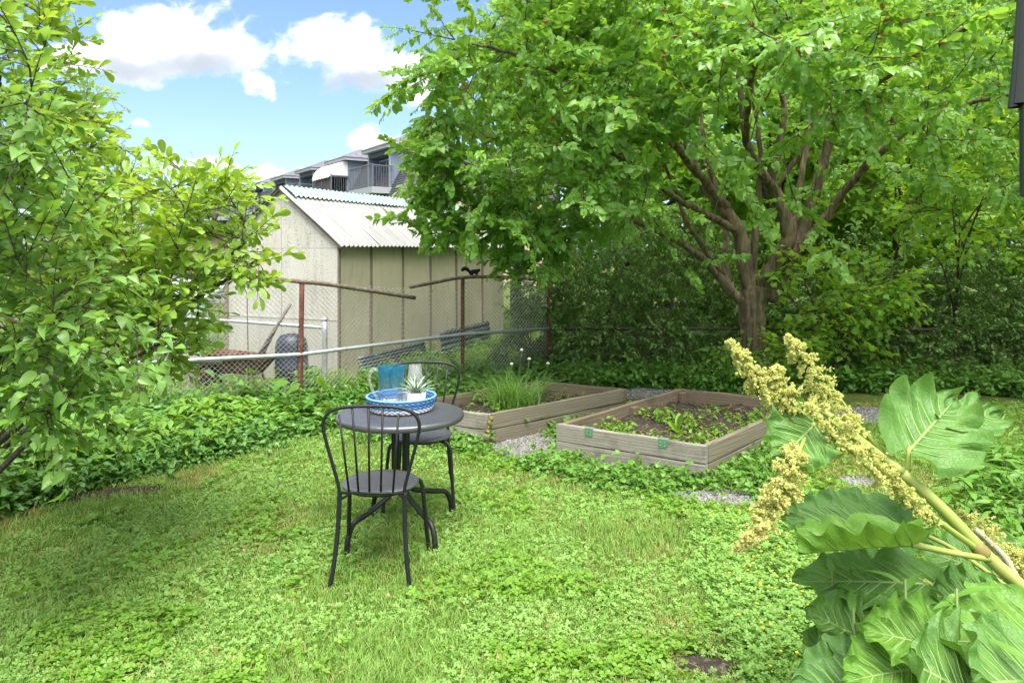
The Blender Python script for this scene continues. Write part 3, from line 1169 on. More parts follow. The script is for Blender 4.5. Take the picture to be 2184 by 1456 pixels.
# ------------------------------------------------------------------ chain link fences
LOW = [Vector(p) for p in ((-7.5, 5.5, .60), (-3.57, 6.95, .60), (-2.2, 7.5, .60), (-.6, 8.8, .665), (.48, 9.6, .65), (2.62, 9.55, .655), (4.9, 9.45, .655), (8.5, 9.2, .66))]


def link_mesh(root, a, b, z0, ztop_a, ztop_b, w=0.026, r=0.0029, mat=None, sag=0.0, seed=0, name='chain_link_mesh'):
    """interlocked zigzag wires between two fence points"""
    loc = np.array(root.location)
    a, b = np.array((a[0], a[1])), np.array((b[0], b[1]))
    L = np.linalg.norm(b - a)
    u = (b - a) / L
    nrm = np.array([-u[1], u[0]])
    nw = int(L / w)
    g = Geo()
    V, F = [], []
    base = 0
    rs = np.random.default_rng(seed)
    for k in range(nw):
        s0 = k * w
        zt = ztop_a + (ztop_b - ztop_a) * (s0 / L)
        rows = max(2, int((zt - z0) / w) + 1)
        i = np.arange(rows)
        z = z0 + i * w + 0.006 * math.sin(s0 * 2.1)
        ph = (i + k) % 2
        x = s0 + ph * w
        off = np.where(ph == 1, 0.0015, -0.0015) + sag * np.sin((z - z0) / (zt - z0) * math.pi) * math.sin(s0 * 1.3)
        c = np.stack([a[0] + u[0] * x + nrm[0] * off, a[1] + u[1] * x + nrm[1] * off, z], 1) - loc
        for q in range(3):
            an = q * 2.0944 + 0.5
            V.append(c + np.array([u[0] * math.cos(an) + nrm[0] * math.sin(an) * 1, u[1] * math.cos(an) + nrm[1] * math.sin(an), 0]) * r)
        for j in range(rows - 1):
            for q in range(3):
                q2 = (q + 1) % 3
                F.append((base + q * rows + j, base + q2 * rows + j, base + q2 * rows + j + 1, base + q * rows + j + 1))
        base += rows * 3
    me = bpy.data.meshes.new(name)
    me.from_pydata(np.concatenate(V).tolist(), [], F)
    me.materials.append(mat or M['wire'])
    me.update()
    o = link(name, me, root)
    o['kind'] = 'stuff'
    return o


def rail(root, pts, r, mat, name='rail', n=8):
    loc = np.array(root.location)
    P = np.array([tuple(p) for p in pts]) - loc
    g = Geo().tube(P, r, 10)
    return part(name, g, mat, root)


def fpost(root, x, y, h, r, mat, cap=True, lean=(0, 0), name='post'):
    loc = root.location
    g = Geo()
    n = 7
    g.tube([(lean[0] * t * h, lean[1] * t * h, h * t) for t in np.linspace(0, 1, n)], r, 12)
    o = part(name, g, mat, root, (x - loc.x, y - loc.y, -loc.z))
    if cap:
        part('post_cap', Geo().lathe([(r * 1.15, 0), (r * 1.15, .012), (r * .8, .03), (r * .3, .038)], 12, (lean[0] * h, lean[1] * h, h)), mat, o)
    return o


fence = thing('chain_link_fence', 'chain-link fence with pale pipe rail and sagging brown upper rail, before the shed', 'fence', (-2.2, 7.5, 0))
rail(fence, LOW[0:4] + [LOW[4]], 0.021, M['galv'])
u1 = Vector((-2.2, 7.5, 1.355))
pL = Vector((-3.57, 6.95, 1.478))
pLL = Vector((-7.5, 5.5, 1.62))
pe = Vector((-1.118, 8.38, 1.131))
rail(fence, smooth_path([pLL, pL, u1, (-1.7, 7.906, 1.262), pe], 5), 0.024, M['rail_brown'])
rail(fence, smooth_path([(-1.17, 8.337, 1.258), (-.9, 8.556, 1.305), (-.6, 8.8, 1.352), (-.1, 9.17, 1.345), (.48, 9.6, 1.29)], 5), 0.022, M['rail_brown'])
fpost(fence, -2.2, 7.5 + .028, 1.36, 0.027, M['rust'], False, (0.018, 0))
fpost(fence, -.6, 8.8 + .028, 1.36, 0.024, M['rust'], False, (0.0, 0))
fpost(fence, .48, 9.6 + .028, 1.31, 0.024, M['rust'], False)
fpost(fence, -3.57, 6.95 + .03, 1.48, 0.025, M['rust'], False)
part('tie_clamp', Geo().lathe([(.034, 0), (.036, .02), (.034, .04)], 12), M['rust'], fence, (0.008, .028, .585))
for a, b, za, zb, sg in ((LOW[0], LOW[1], 1.58, 1.46, 0), (LOW[1], LOW[2], 1.46, 1.34, .012), (LOW[2], LOW[3], 1.34, 1.20, .025), (LOW[3], LOW[4], 1.33, 1.27, .01)):
    link_mesh(fence, a, b, 0.03, za, zb, sag=sg)
fence2 = thing('low_chain_link_fence', 'low dark chain-link fence running behind the mulberry trunk', 'fence', (2.62, 9.55, 0))
rail(fence2, LOW[4:], 0.019, M['rail_dark'])
for p in LOW[5:7]:
    fpost(fence2, p.x, p.y + .03, .67, 0.022, M['rail_dark'])
for a, b in ((LOW[4], LOW[5]), (LOW[5], LOW[6]), (LOW[6], LOW[7])):
    link_mesh(fence2, a, b, 0.03, .64, .64, w=0.03, mat=M['wire_rust'])
fence3 = thing('neighbour_fence', 'low galvanised chain-link fence with capped post in front of the shed gable', 'fence', (-2.19, 8.5, 0))
N0, N1 = Vector((-2.19, 8.5, .775)), Vector((-4.45, 9.62, .80))
N2 = Vector((-8.5, 11.6, .83))
rail(fence3, [N0, N1, N2], 0.02, M['galv'])
fpost(fence3, -2.19, 8.5, .86, .032, M['galv'], True)
fpost(fence3, N1.x, N1.y, .84, .026, M['galv'], True)
link_mesh(fence3, N0, N1, 0.03, .76, .78, w=0.027, mat=M['wire'])
link_mesh(fence3, N1, N2, 0.03, .78, .80, w=0.03, mat=M['wire'])

# ------------------------------------------------------------------ terrace building with mansard roof
M['slate'] = plain('grey slate shingles', (0.115, 0.115, 0.14), 0.8, 0, 0.25, 0.25, 2.5, 0.8, 9, col2=(0.17, 0.165, 0.19), c2scale=4)
M['siding'] = plain('blue grey siding', (0.17, 0.21, 0.29), 0.65, 0, 0.3, 0.12, 1.5)
M['trim'] = plain('pale grey trim', (0.32, 0.34, 0.38), 0.6, 0, 0.3, 0.08, 2)
M['recess'] = plain('dark blue recess wall', (0.07, 0.085, 0.12), 0.7, 0, 0.3, 0.15, 2)
M['brick'] = plain('buff brick', (0.40, 0.31, 0.225), 0.85, 0, 0.2, 0.15, 3, 0.4, 14)
M['railmetal'] = plain('grey railing paint', (0.13, 0.145, 0.17), 0.5, 0.3, 0.4, 0.1, 4)
M['awning'] = plain('white awning fabric', (0.55, 0.55, 0.55), 0.8, 0, 0.2, 0.05, 3)
M['curtain'] = plain('red brown screen', (0.20, 0.09, 0.085), 0.8, 0, 0.2, 0.2, 3)
M['white'] = plain('white plaster', (0.80, 0.79, 0.77), 0.6, 0, 0.35, 0.05, 8)


def glassdark():
    m, t = new_mat('window glass')
    p = t.n('ShaderNodeBsdfPrincipled', ins={'Base Color': (0.06, 0.075, 0.09), 'Roughness': 0.06})
    p.inputs['Specular IOR Level'].default_value = 0.9
    t.n('ShaderNodeOutputMaterial', ins={'Surface': p.outputs[0]})
    return m


M['pane'] = glassdark()
bu = Vector((-0.554, 0.832, 0)).normalized()
b0 = at(837, 312, 33.4)
bld = thing('terrace_building', 'far terrace building with grey mansard roof and dormers with balconies, behind the shed', 'building', (b0.x, b0.y, 0),
            math.atan2(bu.y, bu.x))
BX0, BX1 = -0.9, 52.0
EV = b0.z
FL = EV - 1.85
part('wall', Geo().box(BX0, BX1, -9, 0.0, 0, FL - .6), M['brick'], bld, None, None, False)
v = [(BX0, .25, FL - .6), (BX1, .25, FL - .6), (BX1, -1.15, EV + .1), (BX0, -1.15, EV + .1), (BX1, -9, EV + .1), (BX0, -9, EV + .1), (BX0, -9, FL - .6), (BX1, -9, FL - .6)]
f = [(0, 1, 2, 3), (3, 2, 4, 5), (5, 4, 7, 6), (0, 3, 5, 6), (1, 7, 4, 2), (0, 6, 7, 1)]
roof_o = part('roof', Geo().add(v, f), M['slate'], bld, None, None, False)
# courses of shingles on the slope
for i in range(22):
    t0 = i / 22
    y0, z0 = .25 - 1.4 * t0, FL - .6 + (EV - FL + .7) * t0
    g = Geo().box(BX0, BX1, -.004, .03, 0, .03)
    part('shingle_course', g, M['slate'], roof_o, (0, y0 + .004, z0 + .01), None, False)


def dormer(i):
    x0 = i * 5.42
    ov = 0.25
    a, b = x0 + ov, x0 + 3.1 - ov
    d = part('dormer', Geo().box(a + .101, b - .101, -.62, -.55, FL - .3, EV - .07), M['recess'], bld, None, None, False)
    for ca in (a, b - .10):
        part('cheek', Geo().box(ca, ca + .10, -1.5, -.01, FL - .3, EV - .06), M['siding'], d, None, None, False)
    g = Geo()
    for s, e in ((a, -1), (b, 1)):
        for k in range(6):
            yy = -1.35 + k * .23
            x_ = s + e * .012
            g.box(min(s, x_), max(s, x_), yy, yy + .02, FL - .2, EV - .07)
    part('siding_batten', g, M['siding'], d, None, None, False)['kind'] = 'stuff'
    part('corner_trim', Geo().box(a - .02, a + .12, -.008, .02, FL - .3, EV - .05), M['trim'], d, None, None, False)
    part('corner_trim', Geo().box(b - .12, b + .02, -.008, .02, FL - .3, EV - .05), M['trim'], d, None, None, False)
    part('header', Geo().box(a + .121, b - .121, -.54, .0, EV - .30, EV - .06), M['recess'], d, None, None, False)
    # sliding door of two panes
    xa, xb = a + .75, b - .2
    fr = part('door', Geo().box(xa, xb, -.549, -.50, FL, FL + .04).box(xa, xb, -.549, -.50, EV - .44, EV - .36).box(xa, xa + .06, -.549, -.50, FL + .041, EV - .441)
              .box(xb - .06, xb, -.549, -.50, FL + .041, EV - .441).box((xa + xb) / 2 - .03, (xa + xb) / 2 + .03, -.549, -.50, FL + .041, EV - .441), M['trim'], bld, None, None, False)
    for p0, p1 in ((xa + .061, (xa + xb) / 2 - .031), ((xa + xb) / 2 + .031, xb - .061)):
        part('pane', Geo().box(p0, p1, -.535, -.52, FL + .045, EV - .445), M['pane'], fr, None, None, False)
    part('wall_lamp', Geo().lathe([(.05, 0), (.07, .03), (.07, .2), (.04, .24)], 10, (a + .45, -.47, EV - .75)), M['white'], d)
    # hip roof with a deep fascia
    e = EV
    g = Geo()
    g.box(x0, x0 + 3.1, -1.9, .25, e - .05, e + .11)
    part('fascia', g, M['trim'], d, None, None, False)
    xm = x0 + 1.55
    v = [(x0 - .04, .29, e + .112), (x0 + 3.14, .29, e + .112), (x0 + 3.14, -2.4, e + .112), (x0 - .04, -2.4, e + .112), (xm, -1.2, e + .78), (xm, -2.4, e + .78)]
    f = [(0, 1, 4), (1, 2, 5, 4), (3, 0, 4, 5), (2, 3, 5), (3, 2, 1, 0)]
    part('dormer_roof', Geo().add(v, f), M['slate'], d, None, None, False)
    # balcony
    bal = part('balcony', Geo().box(x0 + .12, x0 + 2.98, -.45, .95, FL - .32, FL - .03), M['trim'], bld, None, None, False)
    g = Geo()
    yr = .90
    for xx in (x0 + .16, x0 + 1.55, x0 + 2.94):
        g.box(xx - .03, xx + .03, yr - .03, yr + .03, FL - .03, FL + 1.0)
    for s in (x0 + .16, x0 + 2.94):
        g.box(s - .025, s + .025, -.1, yr - .03, FL + .93, FL + .98)
        for k in range(7):
            yy = .0 + k * .12
            g.box(s - .01, s + .01, yy - .01, yy + .01, FL - .03, FL + .93)
    g.box(x0 + .19, x0 + 2.91, yr - .025, yr + .025, FL + .985, FL + 1.03)
    g.box(x0 + .19, x0 + 2.91, yr - .02, yr + .02, FL + .05, FL + .09)
    ro = part('railing', g, M['railmetal'], bal, None, None, False)
    g = Geo()
    for k in range(26):
        xx = x0 + .24 + k * .105
        g.box(xx - .009, xx + .009, yr - .009, yr + .009, FL + .091, FL + .984)
    o = part('balusters', g, M['railmetal'], bal, None, None, False)
    o['kind'] = 'stuff'
    if i == 1:
        # round white awning with scalloped hem, and a screen behind the railing
        P = []
        n = 30
        for k in range(9):
            an = R(90) * k / 8
            row = []
            for q in range(n + 1):
                sc_ = .05 * abs(math.sin(q / n * math.pi * 7)) if k == 8 else 0
                row.append((x0 + .2 + 2.7 * q / n, 1.0 * math.sin(an), EV - .95 + .85 * math.cos(an) - sc_))
            P.append(row)
        part('awning', Geo().grid(P), M['awning'], d)
        for xs_ in (x0 + .2, x0 + 2.9):
            v = [(xs_, 0, EV - .95)] + [(xs_, 1.0 * math.sin(R(90) * k / 8), EV - .95 + .85 * math.cos(R(90) * k / 8)) for k in range(9)]
            part('awning_side', Geo().add(v, [(0, k, k + 1) for k in range(1, 9)]), M['awning'], d, None, None, False)
        part('balcony_screen', Geo().box(x0 + .3, x0 + 2.8, yr - .06, yr - .035, FL, FL + .93), M['curtain'], bal, None, None, False)


for i in range(0, 8):
    dormer(i)
# windows of the lower floors
for i in range(0, 9):
    for zc in (1.2, 3.0):
        x0 = i * 5.42 + .4
        w = part('window', Geo().box(x0, x0 + 2.3, .002, .07, zc - .6, zc + .6), M['trim'], bld, None, None, False)
        for k in range(2):
            part('pane', Geo().box(x0 + .08 + k * 1.1, x0 + 1.1 + k * 1.1, .071, .076, zc - .52, zc + .52), M['pane'], w, None, None, False)
        part('sill', Geo().box(x0 - .1, x0 + 2.4, .002, .16, zc - .70, zc - .604), M['trim'], w, None, None, False)

# low outbuilding with a strip window, left of the shed
M['pinkwall'] = plain('pale render', (0.55, 0.46, 0.36), 0.85, 0, 0.2, 0.1, 3)
M['greydoor'] = plain('grey garage door', (0.33, 0.33, 0.35), 0.6, 0, 0.3, 0.08, 4)
g0 = at(402, 600, 24.0)
gar = thing('garage', 'low pale garage with strip window and grey door, left of the shed', 'garage', (g0.x, g0.y, 0), R(-8))
part('wall', Geo().box(-2.6, 2.2, 0, 3.2, 0, 2.25), M['pinkwall'], gar, None, None, False)
part('roof', Geo().box(-2.8, 2.4, -.25, 3.4, 2.252, 2.40), M['slate'], gar, None, None, False)
part('door', Geo().box(-.5, 1.8, -.05, -.002, 0.02, 1.05), M['greydoor'], gar, None, None, False)
wf = part('window', Geo().box(-.5, 1.8, -.06, -.002, 1.1, 1.62), M['curtain'], gar, None, None, False)
for k in range(4):
    part('pane', Geo().box(-.45 + k * .56, .04 + k * .56, -.066, -.0605, 1.16, 1.56), M['pane'], wf, None, None, False)

# ------------------------------------------------------------------ clutter behind the fence
M['bluebarrel'] = plain('dark blue plastic', (0.018, 0.026, 0.05), 0.45, 0, 0.5, 0.25, 6)
M['plank'] = woodmat('old grey plank', (0.13, 0.115, 0.10), (0.24, 0.215, 0.19), (0.06, 0.05, 0.045))
M['rusttray'] = plain('rusty sheet', (0.085, 0.038, 0.024), 0.85, 0.1, 0.3, 0.4, 9, 0.4, 30, col2=(0.15, 0.10, 0.075), c2scale=6)
M['bluesheet'] = plain('blue grey corrugated sheet', (0.07, 0.09, 0.11), 0.5, 0.3, 0.4, 0.2, 6, col2=(0.13, 0.15, 0.165), c2scale=5)
M['teal'] = plain('teal painted frame', (0.10, 0.27, 0.24), 0.5, 0, 0.4, 0.2, 8)
M['rubber'] = plain('black rubber', (0.02, 0.02, 0.02), 0.8, 0, 0.3, 0.2, 10)

c = at(622, 800, 8.75)
o = part('barrel', Geo().lathe([(.17, 0), (.19, .03), (.195, .25), (.205, .27), (.195, .29), (.19, .52), (.175, .60), (.13, .66), (.05, .68)], 28), M['bluebarrel'], None, (c.x, c.y, 0))
tag(o, 'dark blue round-topped plastic barrel behind the rusty post', 'barrel')

# tipped wheelbarrow: rusty tray, two handles up, wheel
wb = thing('wheelbarrow', 'rusty wheelbarrow tipped up with its two dark wooden handles in the air', 'wheelbarrow', (-3.05, 8.55, 0))
P = []
for (x, y, z) in ((-.42, -.1, .50), (.30, -.1, .44)):
    pass
tray = Geo()
outer = [(-.5, -.22, .50), (.22, -.26, .42), (.22, .26, .42), (-.5, .22, .50), (-.32, -.12, .26), (.08, -.14, .24), (.08, .14, .24), (-.32, .12, .26)]
tray.add(outer, [(0, 1, 5, 4), (1, 2, 6, 5), (2, 3, 7, 6), (3, 0, 4, 7), (4, 5, 6, 7)])
to = part('tray', tray, M['rusttray'], wb, None, None, False)
sm = to.modifiers.new('solid', 'SOLIDIFY'); sm.thickness = 0.008
for (hx, hy, hz, ex, ez) in ((.02, -.16, .28, .50, 1.06), (-.02, .16, .28, .24, .80)):
    g = Geo().tube([(hx, hy, hz), ((hx + ex) / 2, hy * 1.1, (hz + ez) / 2 + .01), (ex, hy * 1.2, ez)], [.026, .024, .019], 8)
    part('handle', g, M['plank'], wb)
wheel = Geo()
an = np.linspace(0, 2 * math.pi, 25)
wheel.tube([(-.55 + .16 * math.cos(a), 0, .17 + .16 * math.sin(a)) for a in an], .035, 8, False)
wo = part('wheel', wheel, M['rubber'], wb)
part('hub', Geo().lathe([(.12, -.015), (.12, .015)], 18), M['rusttray'], wo, (-.55, .0, .17), (R(90), 0, 0))
part('leg', Geo().tube([(.05, -.14, .26), (.12, -.16, 0)], .013, 6), M['rusttray'], wb)
part('leg', Geo().tube([(.05, .14, .26), (.12, .16, 0)], .013, 6), M['rusttray'], wb)

# bent hoops of dark wire
for (x0, x1, y, h, lb) in ((-3.62, -3.28, 9.0, 1.32, 'taller bent wire garden hoop in front of the pale shed gable'), (-4.0, -3.78, 9.05, 1.10, 'shorter bent wire garden hoop at the left shed corner')):
    pts = []
    for k in range(25):
        a_ = math.pi * k / 24
        pts.append((math.cos(a_) * (x1 - x0) / 2, 0.03 * math.sin(a_ * 3), h - .32 + .32 * math.sin(a_)))
    pts = [((x1 - x0) / 2 + .02, 0, 0)] + pts + [(-(x1 - x0) / 2 - .05, 0, 0)]
    o = part('garden_hoop', Geo().tube(smooth_path(pts, 2), .007, 6), M['wire_rust'], None, ((x0 + x1) / 2, y, 0))
    tag(o, lb, 'garden hoop', 'wire hoops by the shed')

# corrugated offcuts leaning along the shed base
sn = Vector((su.y, -su.x, 0))
for (t0, t1, z0, z1, off, lb) in ((.02, 1.55, .16, .36, .34, 'upper blue-grey corrugated sheet leaning on the shed side, behind the pitcher'),
                                  (.30, 1.75, .02, .20, .46, 'lower blue-grey corrugated sheet lying under another at the shed side'),
                                  (2.0, 3.6, .12, .48, .32, 'blue-grey corrugated sheet against the far end of the shed side')):
    o = corrugated(0, t1 - t0, 0, z0, .09, z1, 0.076 * 4, .012, M['bluesheet'], 'corrugated_sheet', None, 0, 4, 2)
    P = []
    n = 40
    for k in range(n + 1):
        s = k / n
        P.append([(x, .05 * s + .008 * math.cos(s * 10 * math.pi), (z1 - z0) * s) for x in np.linspace(0, t1 - t0, 6)])
    me = Geo().grid(P).mesh('corrugated_sheet', M['bluesheet'])
    o.data = me
    pos = SC0 + su * t0 + sn * off
    o.location = (pos.x, pos.y, z0)
    o.rotation_euler = (0, R(-1.0), math.atan2(su.y, su.x))
    s_ = o.modifiers.new('solid', 'SOLIDIFY'); s_.thickness = .004
    tag(o, lb, 'metal sheet', 'corrugated sheets at the shed')

# small teal cold frame / greenhouse frame
tf = thing('cold_frame', 'small teal-framed glass cold frame left of the shed', 'cold frame', (-5.15, 11.6, 0), R(-12))
g = Geo()
for x in (-.55, .55):
    for y, h in ((-.4, .95), (.4, 1.2)):
        g.box(x - .02, x + .02, y - .02, y + .02, 0, h)
g.box(-.529, .529, -.42, -.38, .91, .95).box(-.529, .529, .38, .42, 1.16, 1.2).box(-.529, .529, -.42, -.38, .1, .14)
part('frame', g, M['teal'], tf, None, None, False)
M['haze_glass'] = plain('dusty glass', (0.36, 0.45, 0.45), 0.35, 0, 0.5, 0.15, 3)
part('pane', Geo().box(-.528, .528, -.405, -.395, .15, .9), M['haze_glass'], tf, None, None, False)
part('lid', Geo().add([(-.56, -.44, .955), (.56, -.44, .955), (.56, .44, 1.215), (-.56, .44, 1.215)], [(0, 1, 2, 3)]), M['haze_glass'], tf, None, None, False)
# concrete offcut on the ground by the fence post
o = part('concrete_block', Geo().box(-.17, .17, -.09, .09, 0, .11), M['white'], None, (-2.02, 8.35, 0), (0, 0, R(12)), False, 0.012)
tag(o, 'pale concrete block on the ground at the capped fence post', 'block')
o = part('timber_log', Geo().tube([(-.42, 0, .07), (-.1, .01, .075), (.42, -.02, .07)], [.05, .055, .05], 12), M['plank'], None, (-3.75, 8.35, .36), (0, R(3), R(5)))
tag(o, 'grey timber log lying across the clutter beside the wheelbarrow', 'log')
o = part('log_stand', Geo().box(-.06, .06, -.06, .06, 0, .36).box(-.34, -.22, -.06, .06, 0, .36), M['plank'], None, (-3.68, 8.35, 0), None, False, .004)
tag(o, 'grey timber stand under the log behind the fence', 'stand')

# ------------------------------------------------------------------ table set
TBL = Vector((-0.655, 4.27, 0))
table = thing('round_table', 'round charcoal metal bistro table holding the blue tray', 'table', TBL)
rt = 0.372
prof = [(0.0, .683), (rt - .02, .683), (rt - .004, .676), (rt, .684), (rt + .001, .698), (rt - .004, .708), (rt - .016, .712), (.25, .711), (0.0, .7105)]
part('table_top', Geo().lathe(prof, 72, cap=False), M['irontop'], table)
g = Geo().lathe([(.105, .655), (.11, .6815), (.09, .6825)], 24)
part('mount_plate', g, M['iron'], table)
feet = [(-.245, -.30), (.235, -.30), (-.215, .30), (.272, .30)]
for fx, fy in feet:
    d = Vector((fx, fy, 0))
    L = d.length
    d.normalize()
    pr = [(.052, .68), (.05, .5), (.05, .33), (.066, .262), (.13, .225), (L - .14, .185), (L - .05, .160), (L - .012, .105), (L, .05), (L + .002, 0)]
    pts = [(d.x * r_, d.y * r_, z) for r_, z in pr]
    part('leg', Geo().tube(smooth_path(pts, 4), .0155, 10), M['iron'], table)


def chair(label, loc, rz):
    c = thing('bistro_chair', label, 'chair', loc, rz, 'charcoal bistro chairs')
    rs = .198
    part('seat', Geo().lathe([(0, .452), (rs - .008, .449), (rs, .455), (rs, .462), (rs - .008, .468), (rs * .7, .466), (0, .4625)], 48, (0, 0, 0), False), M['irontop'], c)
    # hoop back, one bent tube
    yb = -.205
    half = [(.158, .462), (.168, .52), (.195, .62), (.222, .72), (.236, .79), (.232, .83), (.205, .868), (.15, .889), (.08, .897), (0, .899)]
    pts = [(x, yb - .05 * (z - .46), z) for x, z in half]
    pts = pts + [(-x, y, z) for x, y, z in pts[-2::-1]]
    part('back_hoop', Geo().tube(smooth_path(pts, 5), .0085, 10), M['iron'], c)
    part('back_crossbar', Geo().tube([(-.157, yb, .468), (.157, yb, .468)], .007, 8), M['iron'], c)
    for xt, xb_ in ((-.157, -.112), (-.092, -.066), (-.012, -.012), (.058, .044), (.135, .104)):
        zt = .899 - .35 * max(0, abs(xt) - .03) ** 2 / .25 - (0.018 if abs(xt) > .13 else 0)
        part('spindle', Geo().tube([(xb_, yb, .468), (xt, yb - .05 * (zt - .46), zt - .004)], .0055, 8), M['iron'], c)
    part('seat_rim', Geo().tube([(.17 * math.cos(a), .17 * math.sin(a), .442) for a in np.linspace(0, 2 * math.pi, 33)], .0075, 8, False), M['iron'], c)
    for s in (-1, 1):
        lg = [(s * .160, yb + .003, .475), (s * .162, yb, .40), (s * .166, yb - .01, .28), (s * .178, yb - .03, .14), (s * .198, yb - .048, 0)]
        part('leg', Geo().tube(smooth_path(lg, 4), .0115, 10), M['iron'], c)
        part('leg_brace', Geo().tube(smooth_path([(s * .161, yb, .432), (s * .13, yb + .06, .440), (s * .11, -.085, .441)], 4), .007, 8), M['iron'], c)
        fl = [(s * .13, .10, .441), (s * .165, .125, .437), (s * .19, .145, .41), (s * .200, .155, .34), (s * .212, .185, .16), (s * .224, .215, 0)]
        part('leg', Geo().tube(smooth_path(fl, 4), .0115, 10), M['iron'], c)
    return c


chair('charcoal metal bistro chair with spindle back turned to the camera', (-.683, 3.775, 0), R(-1.5))
chair('charcoal metal bistro chair facing the camera on the far side of the table', (-.592, 4.76, 0), R(182))

# tray: woven bands, blue above and white below
M['cord_blue'] = plain('blue woven cord', (0.055, 0.16, 0.42), 0.7, 0, 0.3, 0.35, 40)
M['cord_light'] = plain('light blue woven cord', (0.16, 0.36, 0.62), 0.7, 0, 0.3, 0.3, 40)
M['cord_white'] = plain('white woven cord', (0.72, 0.74, 0.78), 0.75, 0, 0.3, 0.15, 40)
TZ = .7125
tray_o = thing('woven_tray', 'round blue and white woven tray on the metal table', 'tray', (-.662, 4.345, TZ), R(10))
NB = 9
for k in range(NB):
    rr = .178 + .024 * (k / (NB - 1)) ** .8
    z = .008 + .0082 * k
    n = 144
    pts = []
    for q in range(n + 1):
        a_ = 2 * math.pi * q / n
        wv_ = .0042 * math.sin(a_ * 36 + (math.pi if k % 2 else 0))
        pts.append(((rr + wv_) * math.cos(a_), (rr + wv_) * math.sin(a_), z))
    mt = M['cord_white'] if k in (0, 1, 2) else (M['cord_light'] if k in (4, 7) else M['cord_blue'])
    part('woven_band', Geo().tube(pts, .0046, 6, False), mt, tray_o)
g = Geo()
part('rim', Geo().tube([(.204 * math.cos(a_), .204 * math.sin(a_), .082) for a_ in np.linspace(0, 2 * math.pi, 73)], .0065, 8, False), M['cord_light'], tray_o)
part('tray_base', Geo().lathe([(0, .004), (.175, .004), (.18, .01), (.175, .013), (0, .012)], 48, cap=False), M['cord_white'], tray_o)
g = Geo()
for q in range(36):
    a_ = 2 * math.pi * (q + .5) / 36
    g.tube([(.178 * math.cos(a_), .178 * math.sin(a_), .004), (.203 * math.cos(a_), .203 * math.sin(a_), .08)], .003, 5)
o = part('stakes', g, M['cord_blue'], tray_o); o['kind'] = 'stuff'


def glass_mat(name, grad):
    m, t = new_mat(name)
    tc_ = t.n('ShaderNodeTexCoord')
    z = t.n('ShaderNodeSeparateXYZ', ins={0: tc_.outputs['Object']}).outputs[2]
    col = t.mix(t.ss(z, .06, .20), (0.97, 0.98, 0.98), grad) if grad else (0.97, 0.985, 0.98)
    p = t.n('ShaderNodeBsdfGlass', ins={'Color': col, 'Roughness': 0.015, 'IOR': 1.45})
    tp = t.n('ShaderNodeBsdfTransparent', ins={'Color': col})
    lw = t.n('ShaderNodeLayerWeight', ins={'Blend': 0.35})
    mx = t.n('ShaderNodeMixShader', ins={0: t.ss(lw.outputs['Facing'], 0.0, 0.75), 1: tp.outputs[0], 2: p.outputs[0]})
    if not grad:
        dw = t.n('ShaderNodeBsdfDiffuse', ins={'Color': (0.75, 0.80, 0.80)})
        mx = t.n('ShaderNodeMixShader', ins={0: .13, 1: mx.outputs[0], 2: dw.outputs[0]})
    if grad:
        df = t.n('ShaderNodeBsdfDiffuse', ins={'Color': t.mix(t.ss(z, .06, .235), (0.55, 0.68, 0.74), (0.03, 0.26, 0.50))})
        tl = t.n('ShaderNodeBsdfTranslucent', ins={'Color': (0.10, 0.45, 0.62)})
        dd = t.n('ShaderNodeMixShader', ins={0: .5, 1: df.outputs[0], 2: tl.outputs[0]})
        mx = t.n('ShaderNodeMixShader', ins={0: t.m('ADD', .05, t.m('MULTIPLY', t.ss(z, .05, .23), .17)), 1: mx.outputs[0], 2: dd.outputs[0]})
    t.n('ShaderNodeOutputMaterial', ins={'Surface': mx.outputs[0]})
    return m


M['glass_blue'] = glass_mat('blue fading glass', (0.72, 0.90, 0.98))
M['glass'] = glass_mat('clear glass', None)
TB = TZ + .0135
pit = thing('glass_pitcher', 'glass pitcher fading from blue rim to clear base, on the tray', 'pitcher', (-.728, 4.34, TB), R(0))
g = Geo()
n = 48
prof = [(.0, .0), (.066, .0), (.070, .008), (.0705, .11), (.0725, .215), (.0755, .246), (.0725, .2465), (.0695, .215), (.0675, .11), (.066, .016), (.0, .014)]
g.lathe(prof, n, cap=False)
V = g.v[0]
for i in range(len(V)):
    x, y, z = V[i]
    if z > .17:
        a_ = math.atan2(y, x)
        s_ = max(0, math.cos(a_)) ** 10 * ((z - .17) / .075) ** 1.6
        V[i] = (x * (1 + .38 * s_), y * (1 - .12 * s_), z + .010 * s_)
part('body', g, M['glass_blue'], pit)
part('handle', Geo().tube(smooth_path([(-.07, 0, .216), (-.10, 0, .228), (-.122, 0, .198), (-.121, 0, .15), (-.10, 0, .09), (-.070, 0, .05)], 6), [.009] * 31, 10), M['glass'], pit)
M['ice'] = glass_mat('frosted pebbles', None)
rr_ = np.random.default_rng(3)
M['icepebble'] = plain('pale glass pebbles', (0.62, 0.66, 0.72), 0.25, 0, 0.5, 0.15, 30)
for q in range(16):  # added pale bits imitate the tray interior refracted through the pitcher base
    a_, d_ = rr_.uniform(0, 6.28), .05 * math.sqrt(rr_.random())
    s_ = rr_.uniform(.010, .014)
    part('pebble', Geo().lathe([(.2 * s_, -.6 * s_), (.8 * s_, -.4 * s_), (s_, 0), (.7 * s_, .5 * s_), (.2 * s_, .65 * s_)], 8), M['icepebble'], pit,
         (d_ * math.cos(a_), d_ * math.sin(a_), .026 + rr_.uniform(0, .012)), (rr_.uniform(0, 1), rr_.uniform(0, 1), 0))
gl = thing('drinking_glass', 'clear stemless drinking glass behind the potted succulent', 'glass', (-.592, 4.445, TB))
